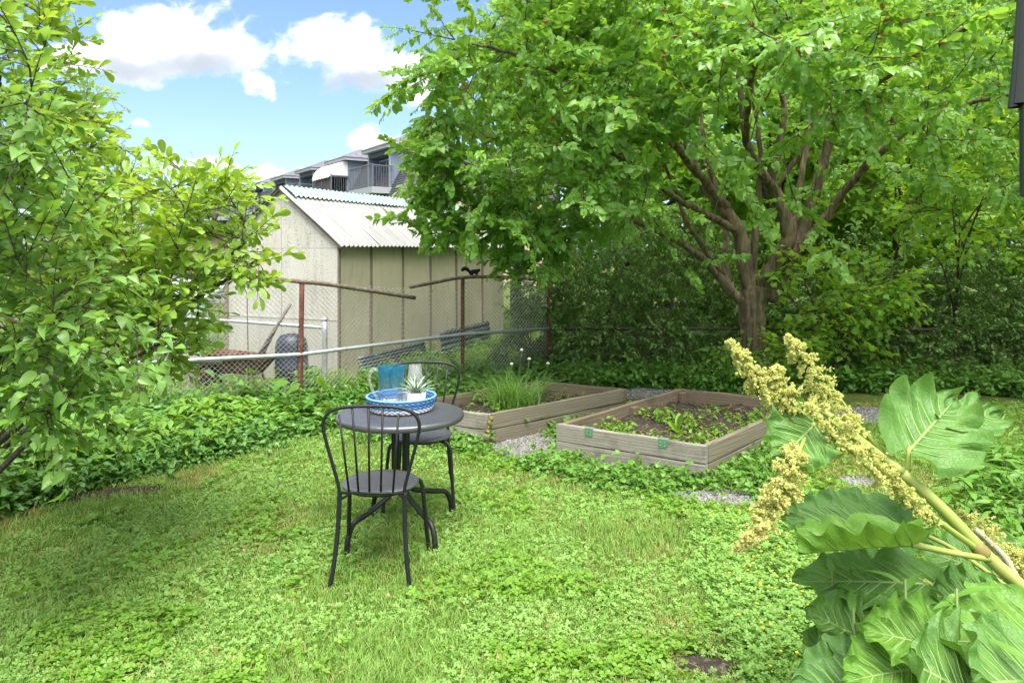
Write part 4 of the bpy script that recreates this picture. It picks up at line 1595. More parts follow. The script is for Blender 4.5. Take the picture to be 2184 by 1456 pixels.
part('body', Geo().lathe([(0, 0), (.034, 0), (.044, .025), (.050, .08), (.047, .16), (.036, .238), (.0345, .238), (.0455, .16), (.0482, .08), (.042, .027), (.033, .008), (0, .006)], 36, cap=False), M['glass'], gl)
gl2 = thing('glass_carafe_stopper', 'small clear glass standing right behind the pitcher spout', 'glass', (-.655, 4.46, TB))
part('body', Geo().lathe([(0, 0), (.028, 0), (.030, .01), (.036, .09), (.034, .09), (.028, .012), (0, .01)], 28, cap=False), M['glass'], gl2)
pot = thing('potted_succulent', 'spiky striped succulent in a white pot on the tray', 'potted plant', (-.566, 4.30, TB))
g = Geo()
w0, w1 = .048, .058
part('pot', Geo().lathe([(0, 0), (.052, 0), (.054, .003), (.058, .098), (.0575, .10), (.053, .10), (.050, .082), (0, .082)], 28, cap=False), M['white'], pot)
M['succ'] = None
m, t = new_mat('striped succulent leaf')
lvn = t.n('ShaderNodeAttribute', attribute_name='lv')
cc = t.mix(t.ss(lvn.outputs['Fac'], .35, .75), (0.035, 0.12, 0.05), (0.42, 0.52, 0.38))
p = t.n('ShaderNodeBsdfPrincipled', ins={'Base Color': cc, 'Roughness': 0.45})
t.n('ShaderNodeOutputMaterial', ins={'Surface': p.outputs[0]})
M['succ'] = m
for q in range(34):
    a_ = q * 2.4
    tilt = R(6 + 58 * (q / 34) ** .8)
    L = rr_.uniform(.115, .15)
    P = []
    vals = []
    for k in range(7):
        s_ = k / 6
        ln = L * s_
        w = .0085 * (1 - s_) ** .7 + .0004
        tl = tilt + s_ * .35
        row = []
        for e, dz_ in ((-1, .35), (0, 0), (1, .35)):
            rad = .008 + ln * math.sin(tl)
            row.append((rad * math.cos(a_) - e * w * math.sin(a_), rad * math.sin(a_) + e * w * math.cos(a_), .085 + ln * math.cos(tl) + dz_ * w))
            vals.append(.9 if e else .25)
        P.append(row)
    part('leaf', Geo().grid(P, vals), M['succ'], pot)

# ------------------------------------------------------------------ closed parasol at the right edge
M['canvas'] = plain('dark green black canvas', (0.020, 0.026, 0.022), 0.38, 0, 0.5, 0.3, 5)
M['alu'] = plain('dark pole', (0.05, 0.05, 0.05), 0.4, 0.6, 0.5, 0.1, 8)
um = thing('closed_parasol', 'closed dark patio parasol hanging at the right edge', 'parasol', (1.852, 2.5, 0))
part('pole', Geo().tube([(0, 0, .02), (0, 0, 3.3)], .019, 14), M['alu'], um)
part('base', Geo().lathe([(0, 0), (.24, 0), (.24, .035), (.06, .06), (.04, .12), (.02, .12)], 32, cap=False), M['alu'], um)


def folds(z0, z1, r0, r1, n=8, amp=.016, ph=0):
    P = []
    for k in range(13):
        s_ = k / 12
        z = z0 + (z1 - z0) * s_
        rad = r0 + (r1 - r0) * s_ ** .8
        P.append([((rad + amp * (1 - .4 * s_) * math.cos(n * a_ + ph)) * math.cos(a_), (rad + amp * (1 - .4 * s_) * math.cos(n * a_ + ph)) * math.sin(a_), z)
                  for a_ in np.linspace(0, 2 * math.pi, 65)])
    return Geo().grid(P)


part('canopy', folds(2.16, 3.28, .108, .05, 8, .016), M['canvas'], um)
part('canopy_skirt', folds(1.845, 2.30, .080, .085, 8, .010, .6), M['canvas'], um)
part('finial', Geo().lathe([(.02, 3.28), (.03, 3.31), (.012, 3.38)], 12), M['alu'], um)

# ------------------------------------------------------------------ squirrel on the upper rail
M['fur'] = plain('black fur', (0.016, 0.014, 0.015), 0.85, 0, 0.2, 0.4, 60, 0.9, 160)


def skin_body(name, joints, edges, radii, mat, parent, loc=(0, 0, 0), sub=2):
    me = bpy.data.meshes.new(name)
    me.from_pydata(joints, edges, [])
    me.materials.append(mat)
    o = link(name, me, parent, loc)
    sk = o.modifiers.new('skin', 'SKIN')
    sk.use_smooth_shade = True
    lay = me.skin_vertices[0].data if me.skin_vertices else None
    if lay is None:
        bpy.context.view_layer.objects.active = o
        bpy.ops.mesh.customdata_skin_add()
        lay = me.skin_vertices[0].data
    for i, r_ in enumerate(radii):
        lay[i].radius = (r_, r_) if np.isscalar(r_) else r_
    lay[0].use_root = True
    ss = o.modifiers.new('sub', 'SUBSURF')
    ss.levels = sub
    ss.render_levels = sub
    return o


sq = thing('squirrel', 'black squirrel with arched bushy tail on the brown upper rail', 'squirrel', (-.50, 8.88, 1.375), R(36))
J = [(0, 0, .055), (.05, 0, .065), (.10, 0, .062), (.135, 0, .075), (.165, 0, .078), (.19, 0, .070), (-.03, 0, .058), (-.07, 0, .10), (-.115, 0, .125), (-.16, 0, .11), (-.195, 0, .07),
     (-.005, .028, .03), (.02, .032, .0), (-.005, -.028, .03), (.02, -.032, .0), (.105, .02, .03), (.12, .022, .0), (.105, -.02, .03), (.12, -.022, .0), (.160, .014, .108), (.160, -.014, .108)]
E = [(0, 1), (1, 2), (2, 3), (3, 4), (4, 5), (0, 6), (6, 7), (7, 8), (8, 9), (9, 10), (0, 11), (11, 12), (0, 13), (13, 14), (2, 15), (15, 16), (2, 17), (17, 18), (4, 19), (4, 20)]
rad = [.042, .040, .034, .027, .028, .010, .022, .034, .042, .040, .016, .02, .008, .02, .008, .014, .007, .014, .007, .007, .007]
sq.scale = (.72, .72, .72)
skin_body('body', J, E, rad, M['fur'], sq)

# ------------------------------------------------------------------ main tree
def ell_px(px, py, y, hx, hy, dy):
    c = at(px, py, y)
    return (tuple(c), (hx / FPX * y, dy, hy / FPX * y))


def limb(pxs, r0, r1, jit=0.0):
    P = smooth_path([at(*p) for p in pxs], 7)
    P[1:-1] += rng.normal(0, 0.006, (len(P) - 2, 3))
    rad = np.linspace(r0 * .74, r1 * .7, len(P)) * (1 + 0.06 * np.sin(np.arange(len(P)) * 1.7))
    return P, rad


mul_sprigs = sprig_set(9, 'mulberry', 14, 0.25, M['mulberry'], M['twig'], .066, .055, seed=3, droop=(-28, 42), spread=(35, 75))
tb = gnd(1612, 812)
tree = thing('mulberry_tree', 'large spreading mulberry tree with many-limbed brown trunk behind the raised beds', 'tree', (tb.x, tb.y, 0))
TY = tb.y
trunkP = smooth_path([(tb.x + .02, TY, -.05), (tb.x + .01, TY, .15), at(1607, 720, TY), at(1604, 660, TY), at(1612, 610, TY)], 6)
trunkR = np.interp(np.linspace(0, 1, len(trunkP)), [0, .12, .35, .8, 1], [.25, .195, .165, .165, .165])
limbsP = [
    limb([(1598, 655, TY), (1560, 620, TY - .05), (1520, 575, TY - .15), (1478, 535, TY - .3), (1400, 492, TY - .6), (1300, 455, TY - 1.0), (1180, 430, TY - 1.4)], .095, .022),
    limb([(1610, 640, TY), (1590, 570, TY), (1578, 500, TY - .05), (1540, 440, TY), (1500, 395, TY + .1), (1470, 320, TY + .1), (1440, 200, TY), (1400, 60, TY)], .165, .03),
    limb([(1618, 620, TY), (1655, 560, TY - .05), (1680, 500, TY - .1), (1655, 410, TY - .15), (1625, 370, TY - .2), (1590, 290, TY - .3), (1575, 150, TY - .4), (1560, 0, TY - .5)], .15, .03),
    limb([(1645, 395, TY - .15), (1658, 330, TY - .2), (1672, 230, TY - .3), (1650, 110, TY - .5), (1660, -40, TY - .7)], .085, .022),
    limb([(1640, 640, TY + .05), (1690, 545, TY + .1), (1730, 440, TY + .1), (1762, 330, TY), (1782, 255, TY - .2), (1860, 185, TY - .8), (1990, 100, TY - 1.6), (2160, 8, TY - 2.4)], .13, .03),
    limb([(1675, 560, TY + .05), (1740, 490, TY - .1), (1800, 410, TY - .3), (1862, 338, TY - .6), (1960, 262, TY - 1.0), (2060, 222, TY - 1.5), (2170, 200, TY - 2.0)], .095, .026),
    limb([(1555, 450, TY), (1490, 370, TY - .3), (1400, 260, TY - .9), (1310, 205, TY - 1.5), (1190, 155, TY - 2.0), (1100, 118, TY - 2.3), (970, 85, TY - 2.4)], .085, .014),
    limb([(1580, 500, TY), (1530, 470, TY - .3), (1440, 420, TY - 1.0), (1310, 330, TY - 1.6), (1150, 300, TY - 2.0)], .075, .018),
    limb([(1470, 330, TY + .1), (1380, 280, TY + .3), (1260, 230, TY + .4), (1080, 160, TY + .3)], .06, .02),
    limb([(1590, 300, TY - .3), (1600, 180, TY - 1.2), (1630, 90, TY - 2.4), (1680, 40, TY - 3.6)], .06, .02),
    limb([(1605, 600, TY), (1612, 480, TY - .1), (1622, 330, TY - .2), (1606, 200, TY - .3), (1590, 40, TY - .4)], .07, .02),
    limb([(1685, 525, TY), (1703, 420, TY + .1), (1722, 300, TY + .15), (1738, 160, TY + .1), (1760, 0, TY)], .07, .02),
    limb([(1645, 410, TY - .15), (1700, 335, TY - .2), (1752, 225, TY - .4), (1800, 90, TY - .7)], .055, .018),
    limb([(1565, 480, TY), (1520, 380, TY + .1), (1496, 250, TY + .2), (1490, 90, TY + .3)], .065, .02),
    limb([(1540, 585, TY - .1), (1470, 480, TY - .4), (1430, 380, TY - .6), (1380, 250, TY - .8)], .05, .018),
    limb([(1560, 620, TY - .05), (1545, 560, TY + .2), (1545, 470, TY + .5), (1500, 330, TY + 1.0), (1420, 100, TY + 1.4)], .07, .02),
]
loc = np.array(tree.location)
part('trunk', Geo().tube(trunkP - loc, trunkR * (1 + .05 * np.sin(np.arange(len(trunkP)) * 2.1)), 18, True), M['bark'], tree)
for P, rad in limbsP:
    part('limb', Geo().tube(P - loc, rad, 12, True), M['bark'], tree)


def crown_keep(p):
    dx_, dy_ = p[0] - 3.1, p[1] - TY
    left = min(1, max(0, (-dx_ - 0.6) / 2.6))
    zmin = 2.35 - 0.92 * left
    if dx_ > 1:
        zmin = 2.15
    if abs(dx_) < 1.5 and dy_ < 0.6:
        zmin = 2.45
    if p[1] < 5.6:
        zmin = max(zmin, 2.75)
    # keep the sky on the left open
    x, y = 1092 + p[0] / p[1] * FPX, 540 - (p[2] - EYE) / p[1] * FPX
    edge = 872 + 18 * math.sin(y * .021) + 14 * math.sin(y * .053 + 1)
    if x < edge and not (430 < y < 505 and x > 835):
        return False
    if x < 1050 and 520 < y < 660:
        return False
    if y > 560 and x < 1200:
        return x > 1070 and y < 605
    # opening in front of the limbs
    if p[1] < TY - .2 and ((x - 1620) / 230) ** 2 + ((y - 420) / 230) ** 2 < 1:
        return (p[0] * 37.7 + p[2] * 91.3) % 1 < .36
    if p[1] < TY - .3 and ((x - 1775) / 80) ** 2 + ((y - 370) / 110) ** 2 < 1:
        return False
    return p[2] > zmin


rt_ = np.random.default_rng(21)
ells = [((2.9, 8.4, 4.0), (4.6, 4.0, 2.7)), ((.9, 7.6, 2.6), (2.2, 1.7, 1.4)), ((5.2, 7.6, 3.4), (2.6, 2.4, 1.6)), ((2.6, 6.6, 3.7), (2.8, 1.9, 1.2))]
T = sample_ells(800, ells, rt_, .45, crown_keep)
T = np.concatenate([T, sample_ells(420, [((.6, 7.6, 2.7), (2.1, 1.6, 1.3)), ((.5, 7.4, 4.0), (2.0, 1.8, 1.6)), ((1.6, 7.0, 3.2), (1.8, 1.3, 1.2))], rt_, .4, crown_keep)])
# the drooping left fringe seen against shed and ivy
fr = []
for px, py, yy in ((842, 468, 7.3), (880, 478, 7.4), (930, 500, 7.5), (1000, 505, 7.5), (1075, 560, 7.8), (1110, 585, 8.0), (1150, 580, 8.0), (905, 440, 7.2), (1010, 520, 7.4),
                   (1080, 545, 7.6), (1170, 575, 7.9), (960, 470, 7.3), (845, 60, 6.6), (838, 200, 6.9), (862, 150, 6.6), (870, 320, 7.0), (885, 400, 7.1), (1090, 570, 7.7), (1210, 540, 7.6), (1260, 520, 7.6)):
    fr.append(np.array(at(px, py, yy)))
T = np.concatenate([T, np.array(fr), sample_ells(150, [ell_px(1010, 440, 7.5, 130, 95, .5), ell_px(1130, 500, 7.8, 130, 80, .5), ell_px(930, 340, 7.4, 60, 110, .5)], rt_, .3, crown_keep)])
ch = grow(limbsP, T, rt_, lift=.12, rtip=.004)
wood(tree, 'branches', ch, M['bark2'], 5)
P, Rm = place_sprigs(ch, rt_, .088, .2, -.02, 60, 38, True)
k = np.array([crown_keep(p) or min(np.linalg.norm(np.array(fr) - p, axis=1)) < .3 for p in P])
P, Rm = P[k], Rm[k]
foliage(tree, P, Rm, mul_sprigs, rt_, .65, 1.25, 300, (.066, .055, 'mulberry', M['mulberry']), 'crown')
# reddish fruit clusters at the sprig bases in the upper crown
x_, y_ = screen(P)
kk = (y_ < 330) & (P[:, 1] < 8) & (rt_.random(len(P)) < .22)
g = Geo()
for q in range(9):
    a_ = q * 2.4
    g.tube([(0, 0, 0), (.03 + .004 * q, .018 * math.cos(a_), .018 * math.sin(a_))], .0035, 4)
M['fruit'] = plain('unripe fruit', (0.30, 0.14, 0.035), 0.6, var=.3, vscale=30)
scatter('fruit', P[kk] - loc, euler_from(Rm[kk]), np.full(kk.sum(), 1.0), np.zeros(kk.sum(), int), [source(g, M['fruit'])], tree)

# ------------------------------------------------------------------ left shrubs
lil_sprigs = sprig_set(6, 'heart', 8, .26, M['lilac'], M['twig'], .060, .042, seed=5, droop=(-25, 28), spread=(40, 80), opposite=True, fold=.3, bend=.35)
plum_sprigs = sprig_set(6, 'obovate', 9, .17, M['plum'], M['twig'], .066, .034, seed=6, droop=(-35, 25), spread=(30, 75), fold=.3, bend=.2)


def lil_keep(p):
    x, y = 1092 + p[0] / p[1] * FPX, 540 - (p[2] - EYE) / p[1] * FPX
    lim = np.interp(y, [-400, 0, 180, 260, 420, 600, 760, 870, 900], [40, 40, 70, 110, 190, 270, 300, 270, 240])
    return x < lim and p[1] > 2.35 and y < 960 - .25 * max(0, x)


def plum_keep(p):
    x, y = 1092 + p[0] / p[1] * FPX, 540 - (p[2] - EYE) / p[1] * FPX
    lim = np.interp(y, [-400, 0, 60, 170, 240, 300, 340, 400, 430, 520, 600, 620, 660, 740, 800, 860, 880], [150, 165, 170, 150, 240, 230, 430, 550, 560, 545, 590, 470, 430, 420, 380, 300, -500])
    return x < lim


bush('lilac_bush', 'lilac bush with large glossy heart-shaped leaves at the left edge, nearest the camera', 'bush', (-3.1, 3.85, 0),
     [ell_px(20, 480, 2.95, 230, 420, .55), ell_px(110, 720, 2.9, 190, 160, .45), ell_px(70, 870, 3.0, 150, 90, .35), ell_px(-30, 200, 2.7, 150, 240, .5)], 250, lil_sprigs, M['shrubbark'], .10, 31,
     6, .022, keep=lil_keep, leaf_parts=300, leafspec=(.060, .042, 'heart', M['lilac']), lift=.25, droopz=-.05, smin=.75)
bush('leafy_shrub', 'tall shrub with small rounded yellow-green leaves reaching towards the shed, behind the lilac', 'shrub', (-3.7, 4.6, 0),
     [ell_px(360, 470, 3.9, 215, 150, .5), ell_px(60, 200, 4.1, 130, 340, .6), ell_px(220, 680, 3.9, 210, 150, .5), ell_px(480, 500, 3.8, 110, 130, .35), ell_px(100, 480, 4.2, 200, 350, .5), ell_px(330, 640, 3.8, 140, 120, .4), ell_px(540, 560, 3.75, 60, 50, .2), ell_px(390, 690, 3.7, 60, 70, .25)],
     520, plum_sprigs, M['shrubbark'], .062, 32, 8, .024, keep=plum_keep, leaf_parts=-300, leafspec=(.066, .034, 'obovate', M['plum']), lift=.1, droopz=.12, smin=.8, spread=60)

# ------------------------------------------------------------------ trees and thickets behind
big_sprigs = sprig_set(4, 'mulberry', 11, .55, M['backtree'], M['twig'], .17, .13, seed=8, droop=(-10, 40), spread=(35, 80), twig_r=.004)
pale_sprigs = sprig_set(4, 'oval', 13, .5, M['paletree'], M['twig'], .12, .055, seed=9, droop=(-10, 40), spread=(30, 75), twig_r=.004)
maple_sprigs = sprig_set(4, 'maple', 7, .34, M['maple'], M['twig'], .13, .13, seed=10, droop=(0, 40), spread=(40, 80), opposite=True, petiole=.5, twig_r=.003)
ivy_sprigs = sprig_set(4, 'maple', 8, .22, M['ivy'], M['twig'], .065, .065, seed=12, droop=(20, 70), spread=(35, 80), petiole=.4)
vine_sprigs = sprig_set(4, 'lance', 12, .30, M['vine'], M['twig'], .075, .028, seed=13, droop=(10, 60), spread=(30, 75), opposite=True)
hedge_sprigs = sprig_set(4, 'oval', 10, .22, M['hedge'], M['twig'], .055, .032, seed=14, droop=(0, 50), spread=(35, 80))


def bg_tree(label, x, y, ells, n, sprigs, spacing, seed, r0=.16, h=2.2, name='background_tree', keep=None, bark='bark2', smin=.8, smax=1.3):
    r = np.random.default_rng(seed)
    root = thing(name, label, 'tree', (x, y, 0), 0, 'trees beyond the fence')
    top = np.array(ells[0][0])
    tp = smooth_path([(x, y, -.1), (x + r.normal(0, .06), y, h * .5), (x + r.normal(0, .1), y, h), tuple(top + np.array([0, 0, .3]))], 6)
    tr_ = np.linspace(r0, r0 * .3, len(tp))
    limbs = [(tp, tr_)]
    lc = np.array(root.location)
    part('trunk', Geo().tube(tp - lc, tr_, 12), M[bark], root)
    for i in range(5):
        s = tp[int(len(tp) * (.4 + .1 * i))]
        e = np.array(ells[i % len(ells)][0]) + r.normal(0, .45, 3) * np.array(ells[i % len(ells)][1])
        Pm = smooth_path([s, (s + e) / 2 + np.array([0, 0, .2]), e], 6)
        rd = np.linspace(r0 * .45, r0 * .15, len(Pm))
        limbs.append((Pm, rd))
        part('limb', Geo().tube(Pm - lc, rd, 9), M[bark], root)
    T = sample_ells(n, ells, r, .5, keep)
    c_ = grow(limbs, T, r, step=.35, lift=.15, rtip=.006)
    wood(root, 'branches', c_, M['bark2'], 4)
    P, Rm = place_sprigs(c_, r, spacing, .2, -.1, 55, 25, True)
    if keep is not None:
        kk = np.array([keep(p) for p in P])
        P, Rm = P[kk], Rm[kk]
    foliage(root, P, Rm, sprigs, r, smin, smax, 0, None, 'crown')
    return root


def right_of(limf):
    def k(p):
        return 1092 + p[0] / p[1] * FPX > limf(540 - (p[2] - EYE) / p[1] * FPX)
    return k


bg_tree('pale yellow-green tree behind the shed, left of the mulberry crown', .15, 15.2, [((.1, 15.2, 4.3), (2.3, 1.8, 2.6)), ((-.5, 15.0, 3.4), (1.7, 1.4, 1.5)), ((.6, 15.4, 6.0), (1.7, 1.5, 1.9))], 250, pale_sprigs, .26, 41, .15, 1.8, 'pale_tree',
        right_of(lambda y: 862 + 14 * math.sin(y * .06) if y > 250 else 900))
bg_tree('tall leafy tree beyond the vine thicket, left of the mulberry trunk', 3.2, 17.5, [((3.2, 17.5, 4.6), (3.0, 2.2, 3.0)), ((2.2, 17, 6.5), (2.6, 2, 2.4))], 260, big_sprigs, .32, 42, .2)
bg_tree('tall leafy tree straight behind the mulberry limbs', 7.2, 17.0, [((7.2, 17, 4.8), (3.0, 2.2, 3.1)), ((7.6, 17, 7.2), (2.8, 2, 2.2))], 260, big_sprigs, .32, 43, .2)
bg_tree('tall leafy tree far behind, right of the second trunk', 12.0, 18.5, [((12.0, 18.5, 5.0), (3.4, 2.4, 3.4)), ((11.5, 18, 8.0), (3, 2, 2.4))], 270, big_sprigs, .34, 44, .2)
bg_tree('shorter leafy tree far behind the low fence, centre right', 9.4, 21.0, [((9.4, 21, 3.2), (3.4, 2.0, 2.4)), ((5.2, 21.5, 3.0), (2.6, 1.6, 2.2))], 240, big_sprigs, .36, 45, .2)
bg_tree('tree with slim dark trunk standing right of the mulberry', at(1920, 600, 12.6).x, 12.6, [((7.0, 12.6, 3.6), (1.9, 1.6, 1.6)), ((7.6, 12.2, 2.6), (1.5, 1.3, .9)), ((6.4, 12.4, 5.0), (1.9, 1.6, 1.4))], 240, maple_sprigs, .2, 46, .13, 2.4, 'maple_tree', None, 'bark2', .9, 1.3)
bg_tree('maple sapling with thin dark stem and backlit leaves at the right', at(2042, 640, 9.9).x, 9.9, [((6.0, 9.9, 2.0), (.75, .7, .55)), ((6.5, 9.7, 2.6), (.8, .6, .5))], 60, maple_sprigs, .17, 47, .032, 1.4, 'maple_sapling', None, 'bark2', .75, 1.05)
bg_tree('broad tree far left, pale behind the shrubs', -9.5, 22.0, [((-9.5, 22, 3.2), (3.4, 2.0, 2.4)), ((-12.5, 22, 4.8), (2.6, 2.0, 2.6))], 220, pale_sprigs, .34, 48, .2, 1.8, 'pale_tree',
        lambda p: (1092 + p[0] / p[1] * FPX) < np.interp(540 - (p[2] - EYE) / p[1] * FPX, [0, 150, 220, 300, 380, 480, 560], [60, 200, 260, 260, 300, 400, 440]))

bg_tree('dense leafy tree filling the far right beyond the maple sapling', 10.4, 14.2, [((10.4, 14.2, 3.2), (2.2, 1.5, 2.2)), ((9.6, 14.4, 5.2), (2.2, 1.6, 1.8)), ((11.4, 13.8, 1.6), (1.6, 1.2, 1.3))], 260, big_sprigs, .26, 61, .16)
bg_tree('dense leafy tree seen between the mulberry limbs', 5.2, 13.6, [((5.2, 13.6, 3.4), (1.9, 1.4, 1.9)), ((4.6, 13.8, 5.2), (2.0, 1.5, 1.6)), ((5.8, 13.6, 1.9), (1.5, 1.1, 1.0))], 230, big_sprigs, .26, 62, .14)
bg_tree('dense leafy tree above the vine thicket', 2.0, 13.4, [((2.0, 13.4, 3.6), (1.9, 1.3, 1.8)), ((1.4, 13.6, 5.2), (1.9, 1.4, 1.6)), ((2.6, 13.2, 2.0), (1.5, 1.0, 1.0))], 230, big_sprigs, .26, 63, .14)
for q, (x, y, lb) in enumerate(((5.4, 16.2, 'tall leafy shrub wall far behind the trunk'), (8.6, 15.6, 'tall leafy shrub wall behind the slim dark trunk'), (12.0, 15.2, 'tall leafy shrub wall at the far right, behind the sapling'))):
    bush('tall_shrub', lb, 'shrub', (x, y, 0), [((x - .7, y, 1.6), (1.4, .7, 1.6)), ((x + .8, y, 2.0), (1.4, .7, 1.9))], 150, big_sprigs, M['bark2'], .2, 170 + q, 6, .03, 'trees beyond the fence', smin=.7, smax=1.1)
# thicket under and beyond the low fence
G_TH = 'shrubs along the back fence'
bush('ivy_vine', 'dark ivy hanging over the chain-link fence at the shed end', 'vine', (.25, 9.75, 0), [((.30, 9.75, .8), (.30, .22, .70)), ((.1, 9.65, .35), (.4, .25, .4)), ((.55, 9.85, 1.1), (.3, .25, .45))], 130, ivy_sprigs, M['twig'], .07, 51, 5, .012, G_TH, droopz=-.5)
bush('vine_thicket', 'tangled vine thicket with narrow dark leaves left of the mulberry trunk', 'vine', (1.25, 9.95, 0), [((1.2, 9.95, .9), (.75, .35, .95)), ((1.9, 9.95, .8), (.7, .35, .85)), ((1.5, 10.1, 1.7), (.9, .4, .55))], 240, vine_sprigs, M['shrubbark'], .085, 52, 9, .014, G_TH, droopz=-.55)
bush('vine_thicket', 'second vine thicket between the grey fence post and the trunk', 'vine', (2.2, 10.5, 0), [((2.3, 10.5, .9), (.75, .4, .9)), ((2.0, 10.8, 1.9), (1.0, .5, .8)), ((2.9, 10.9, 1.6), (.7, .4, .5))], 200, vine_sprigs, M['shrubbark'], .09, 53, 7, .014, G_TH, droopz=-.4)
bush('maple_shrub', 'broad-leaved maple shrub just right of the mulberry trunk', 'shrub', (4.1, 9.2, 0), [((4.1, 9.15, .80), (.55, .4, .45)), ((4.5, 9.2, 1.15), (.65, .4, .4)), ((3.75, 9.3, 1.5), (.4, .3, .25))], 85, maple_sprigs, M['twig'], .11, 54, 5, .014, G_TH, smin=.7, smax=1.0)
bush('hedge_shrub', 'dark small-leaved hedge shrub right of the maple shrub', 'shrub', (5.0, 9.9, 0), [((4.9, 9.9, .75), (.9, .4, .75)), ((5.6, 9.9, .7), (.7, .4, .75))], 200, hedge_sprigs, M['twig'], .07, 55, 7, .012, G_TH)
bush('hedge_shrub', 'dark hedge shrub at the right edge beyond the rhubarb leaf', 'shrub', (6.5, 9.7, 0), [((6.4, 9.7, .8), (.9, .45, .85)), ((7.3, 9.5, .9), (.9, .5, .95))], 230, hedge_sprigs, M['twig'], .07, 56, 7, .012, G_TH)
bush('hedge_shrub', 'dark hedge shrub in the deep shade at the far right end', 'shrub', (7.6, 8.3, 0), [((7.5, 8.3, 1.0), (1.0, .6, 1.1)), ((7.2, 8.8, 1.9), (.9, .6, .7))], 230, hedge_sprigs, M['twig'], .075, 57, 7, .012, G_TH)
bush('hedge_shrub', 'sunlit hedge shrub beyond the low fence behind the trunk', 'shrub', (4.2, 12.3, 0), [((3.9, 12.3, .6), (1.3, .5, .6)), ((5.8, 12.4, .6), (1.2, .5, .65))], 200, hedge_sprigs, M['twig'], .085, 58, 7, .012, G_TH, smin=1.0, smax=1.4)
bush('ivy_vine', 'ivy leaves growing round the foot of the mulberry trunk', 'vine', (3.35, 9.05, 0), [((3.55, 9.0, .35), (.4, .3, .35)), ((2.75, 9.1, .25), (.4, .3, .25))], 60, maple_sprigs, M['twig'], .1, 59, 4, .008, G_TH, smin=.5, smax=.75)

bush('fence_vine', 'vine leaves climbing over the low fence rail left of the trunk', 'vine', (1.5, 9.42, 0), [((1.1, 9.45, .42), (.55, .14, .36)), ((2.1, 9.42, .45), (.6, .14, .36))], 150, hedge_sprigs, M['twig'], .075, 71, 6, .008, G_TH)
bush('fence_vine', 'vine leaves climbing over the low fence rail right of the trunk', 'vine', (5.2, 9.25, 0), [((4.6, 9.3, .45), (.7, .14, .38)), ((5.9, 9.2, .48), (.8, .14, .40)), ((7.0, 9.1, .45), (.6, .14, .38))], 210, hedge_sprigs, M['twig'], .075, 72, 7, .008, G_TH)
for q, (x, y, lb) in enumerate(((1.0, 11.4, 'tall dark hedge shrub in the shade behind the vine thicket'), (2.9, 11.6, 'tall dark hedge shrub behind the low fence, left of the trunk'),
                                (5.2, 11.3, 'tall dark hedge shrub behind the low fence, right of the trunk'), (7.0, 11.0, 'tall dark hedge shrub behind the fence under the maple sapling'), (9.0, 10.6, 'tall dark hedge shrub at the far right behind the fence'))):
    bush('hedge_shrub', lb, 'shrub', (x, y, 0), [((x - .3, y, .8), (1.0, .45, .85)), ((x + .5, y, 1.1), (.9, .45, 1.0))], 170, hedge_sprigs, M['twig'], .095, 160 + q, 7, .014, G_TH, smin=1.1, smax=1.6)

# ------------------------------------------------------------------ small plants for scattering
def blade_tuft(n, h, spread, w, seed, lean=.5):
    r = np.random.default_rng(seed)
    g = Geo()
    for i in range(n):
        a_ = r.uniform(0, 6.283)
        hh = h * r.uniform(.55, 1.15)
        l = lean * r.uniform(.2, 1.2)
        b = r.normal(0, spread, 2)
        d = np.array([math.cos(a_), math.sin(a_)])
        s = np.array([-d[1], d[0]])
        pts = []
        for t, ww in ((0, 1), (.4, .9), (.75, .6), (1, .06)):
            xy = b + d * l * hh * t * t
            z = hh * t * (1 - .25 * l * t)
            pts += [(xy[0] - s[0] * w * ww, xy[1] - s[1] * w * ww, z), (xy[0] + s[0] * w * ww, xy[1] + s[1] * w * ww, z)]
        g.add(pts, [(0, 1, 3, 2), (2, 3, 5, 4), (4, 5, 7, 6)], (i * .271) % 1)
    return g


def clover_patch(n, rad, h, ls, seed):
    r = np.random.default_rng(seed)
    g = Geo()
    for i in range(n):
        q = r.normal(0, rad, 2)
        z = h * r.uniform(.45, 1.1)
        rot = r.uniform(0, 6.28)
        tl = rotm(r.normal(0, .3), r.normal(0, .3), 0)
        for k in range(3):
            a_ = rot + k * 2.094
            lf = []
            L = ls * r.uniform(.8, 1.15)
            for (t, w) in ((.08, .10), (.5, .42), (.85, .46), (1.0, .18)):
                for e in (-1, 1):
                    lf.append((L * (t * math.cos(a_) - e * w * math.sin(a_)), L * (t * math.sin(a_) + e * w * math.cos(a_)), .12 * L * t))
            vv = np.array(lf) @ tl.T + np.array([q[0], q[1], z])
            g.add(vv, [(0, 1, 3, 2), (2, 3, 5, 4), (4, 5, 7, 6)], (i * .381 + .03 * k) % 1)
    return g


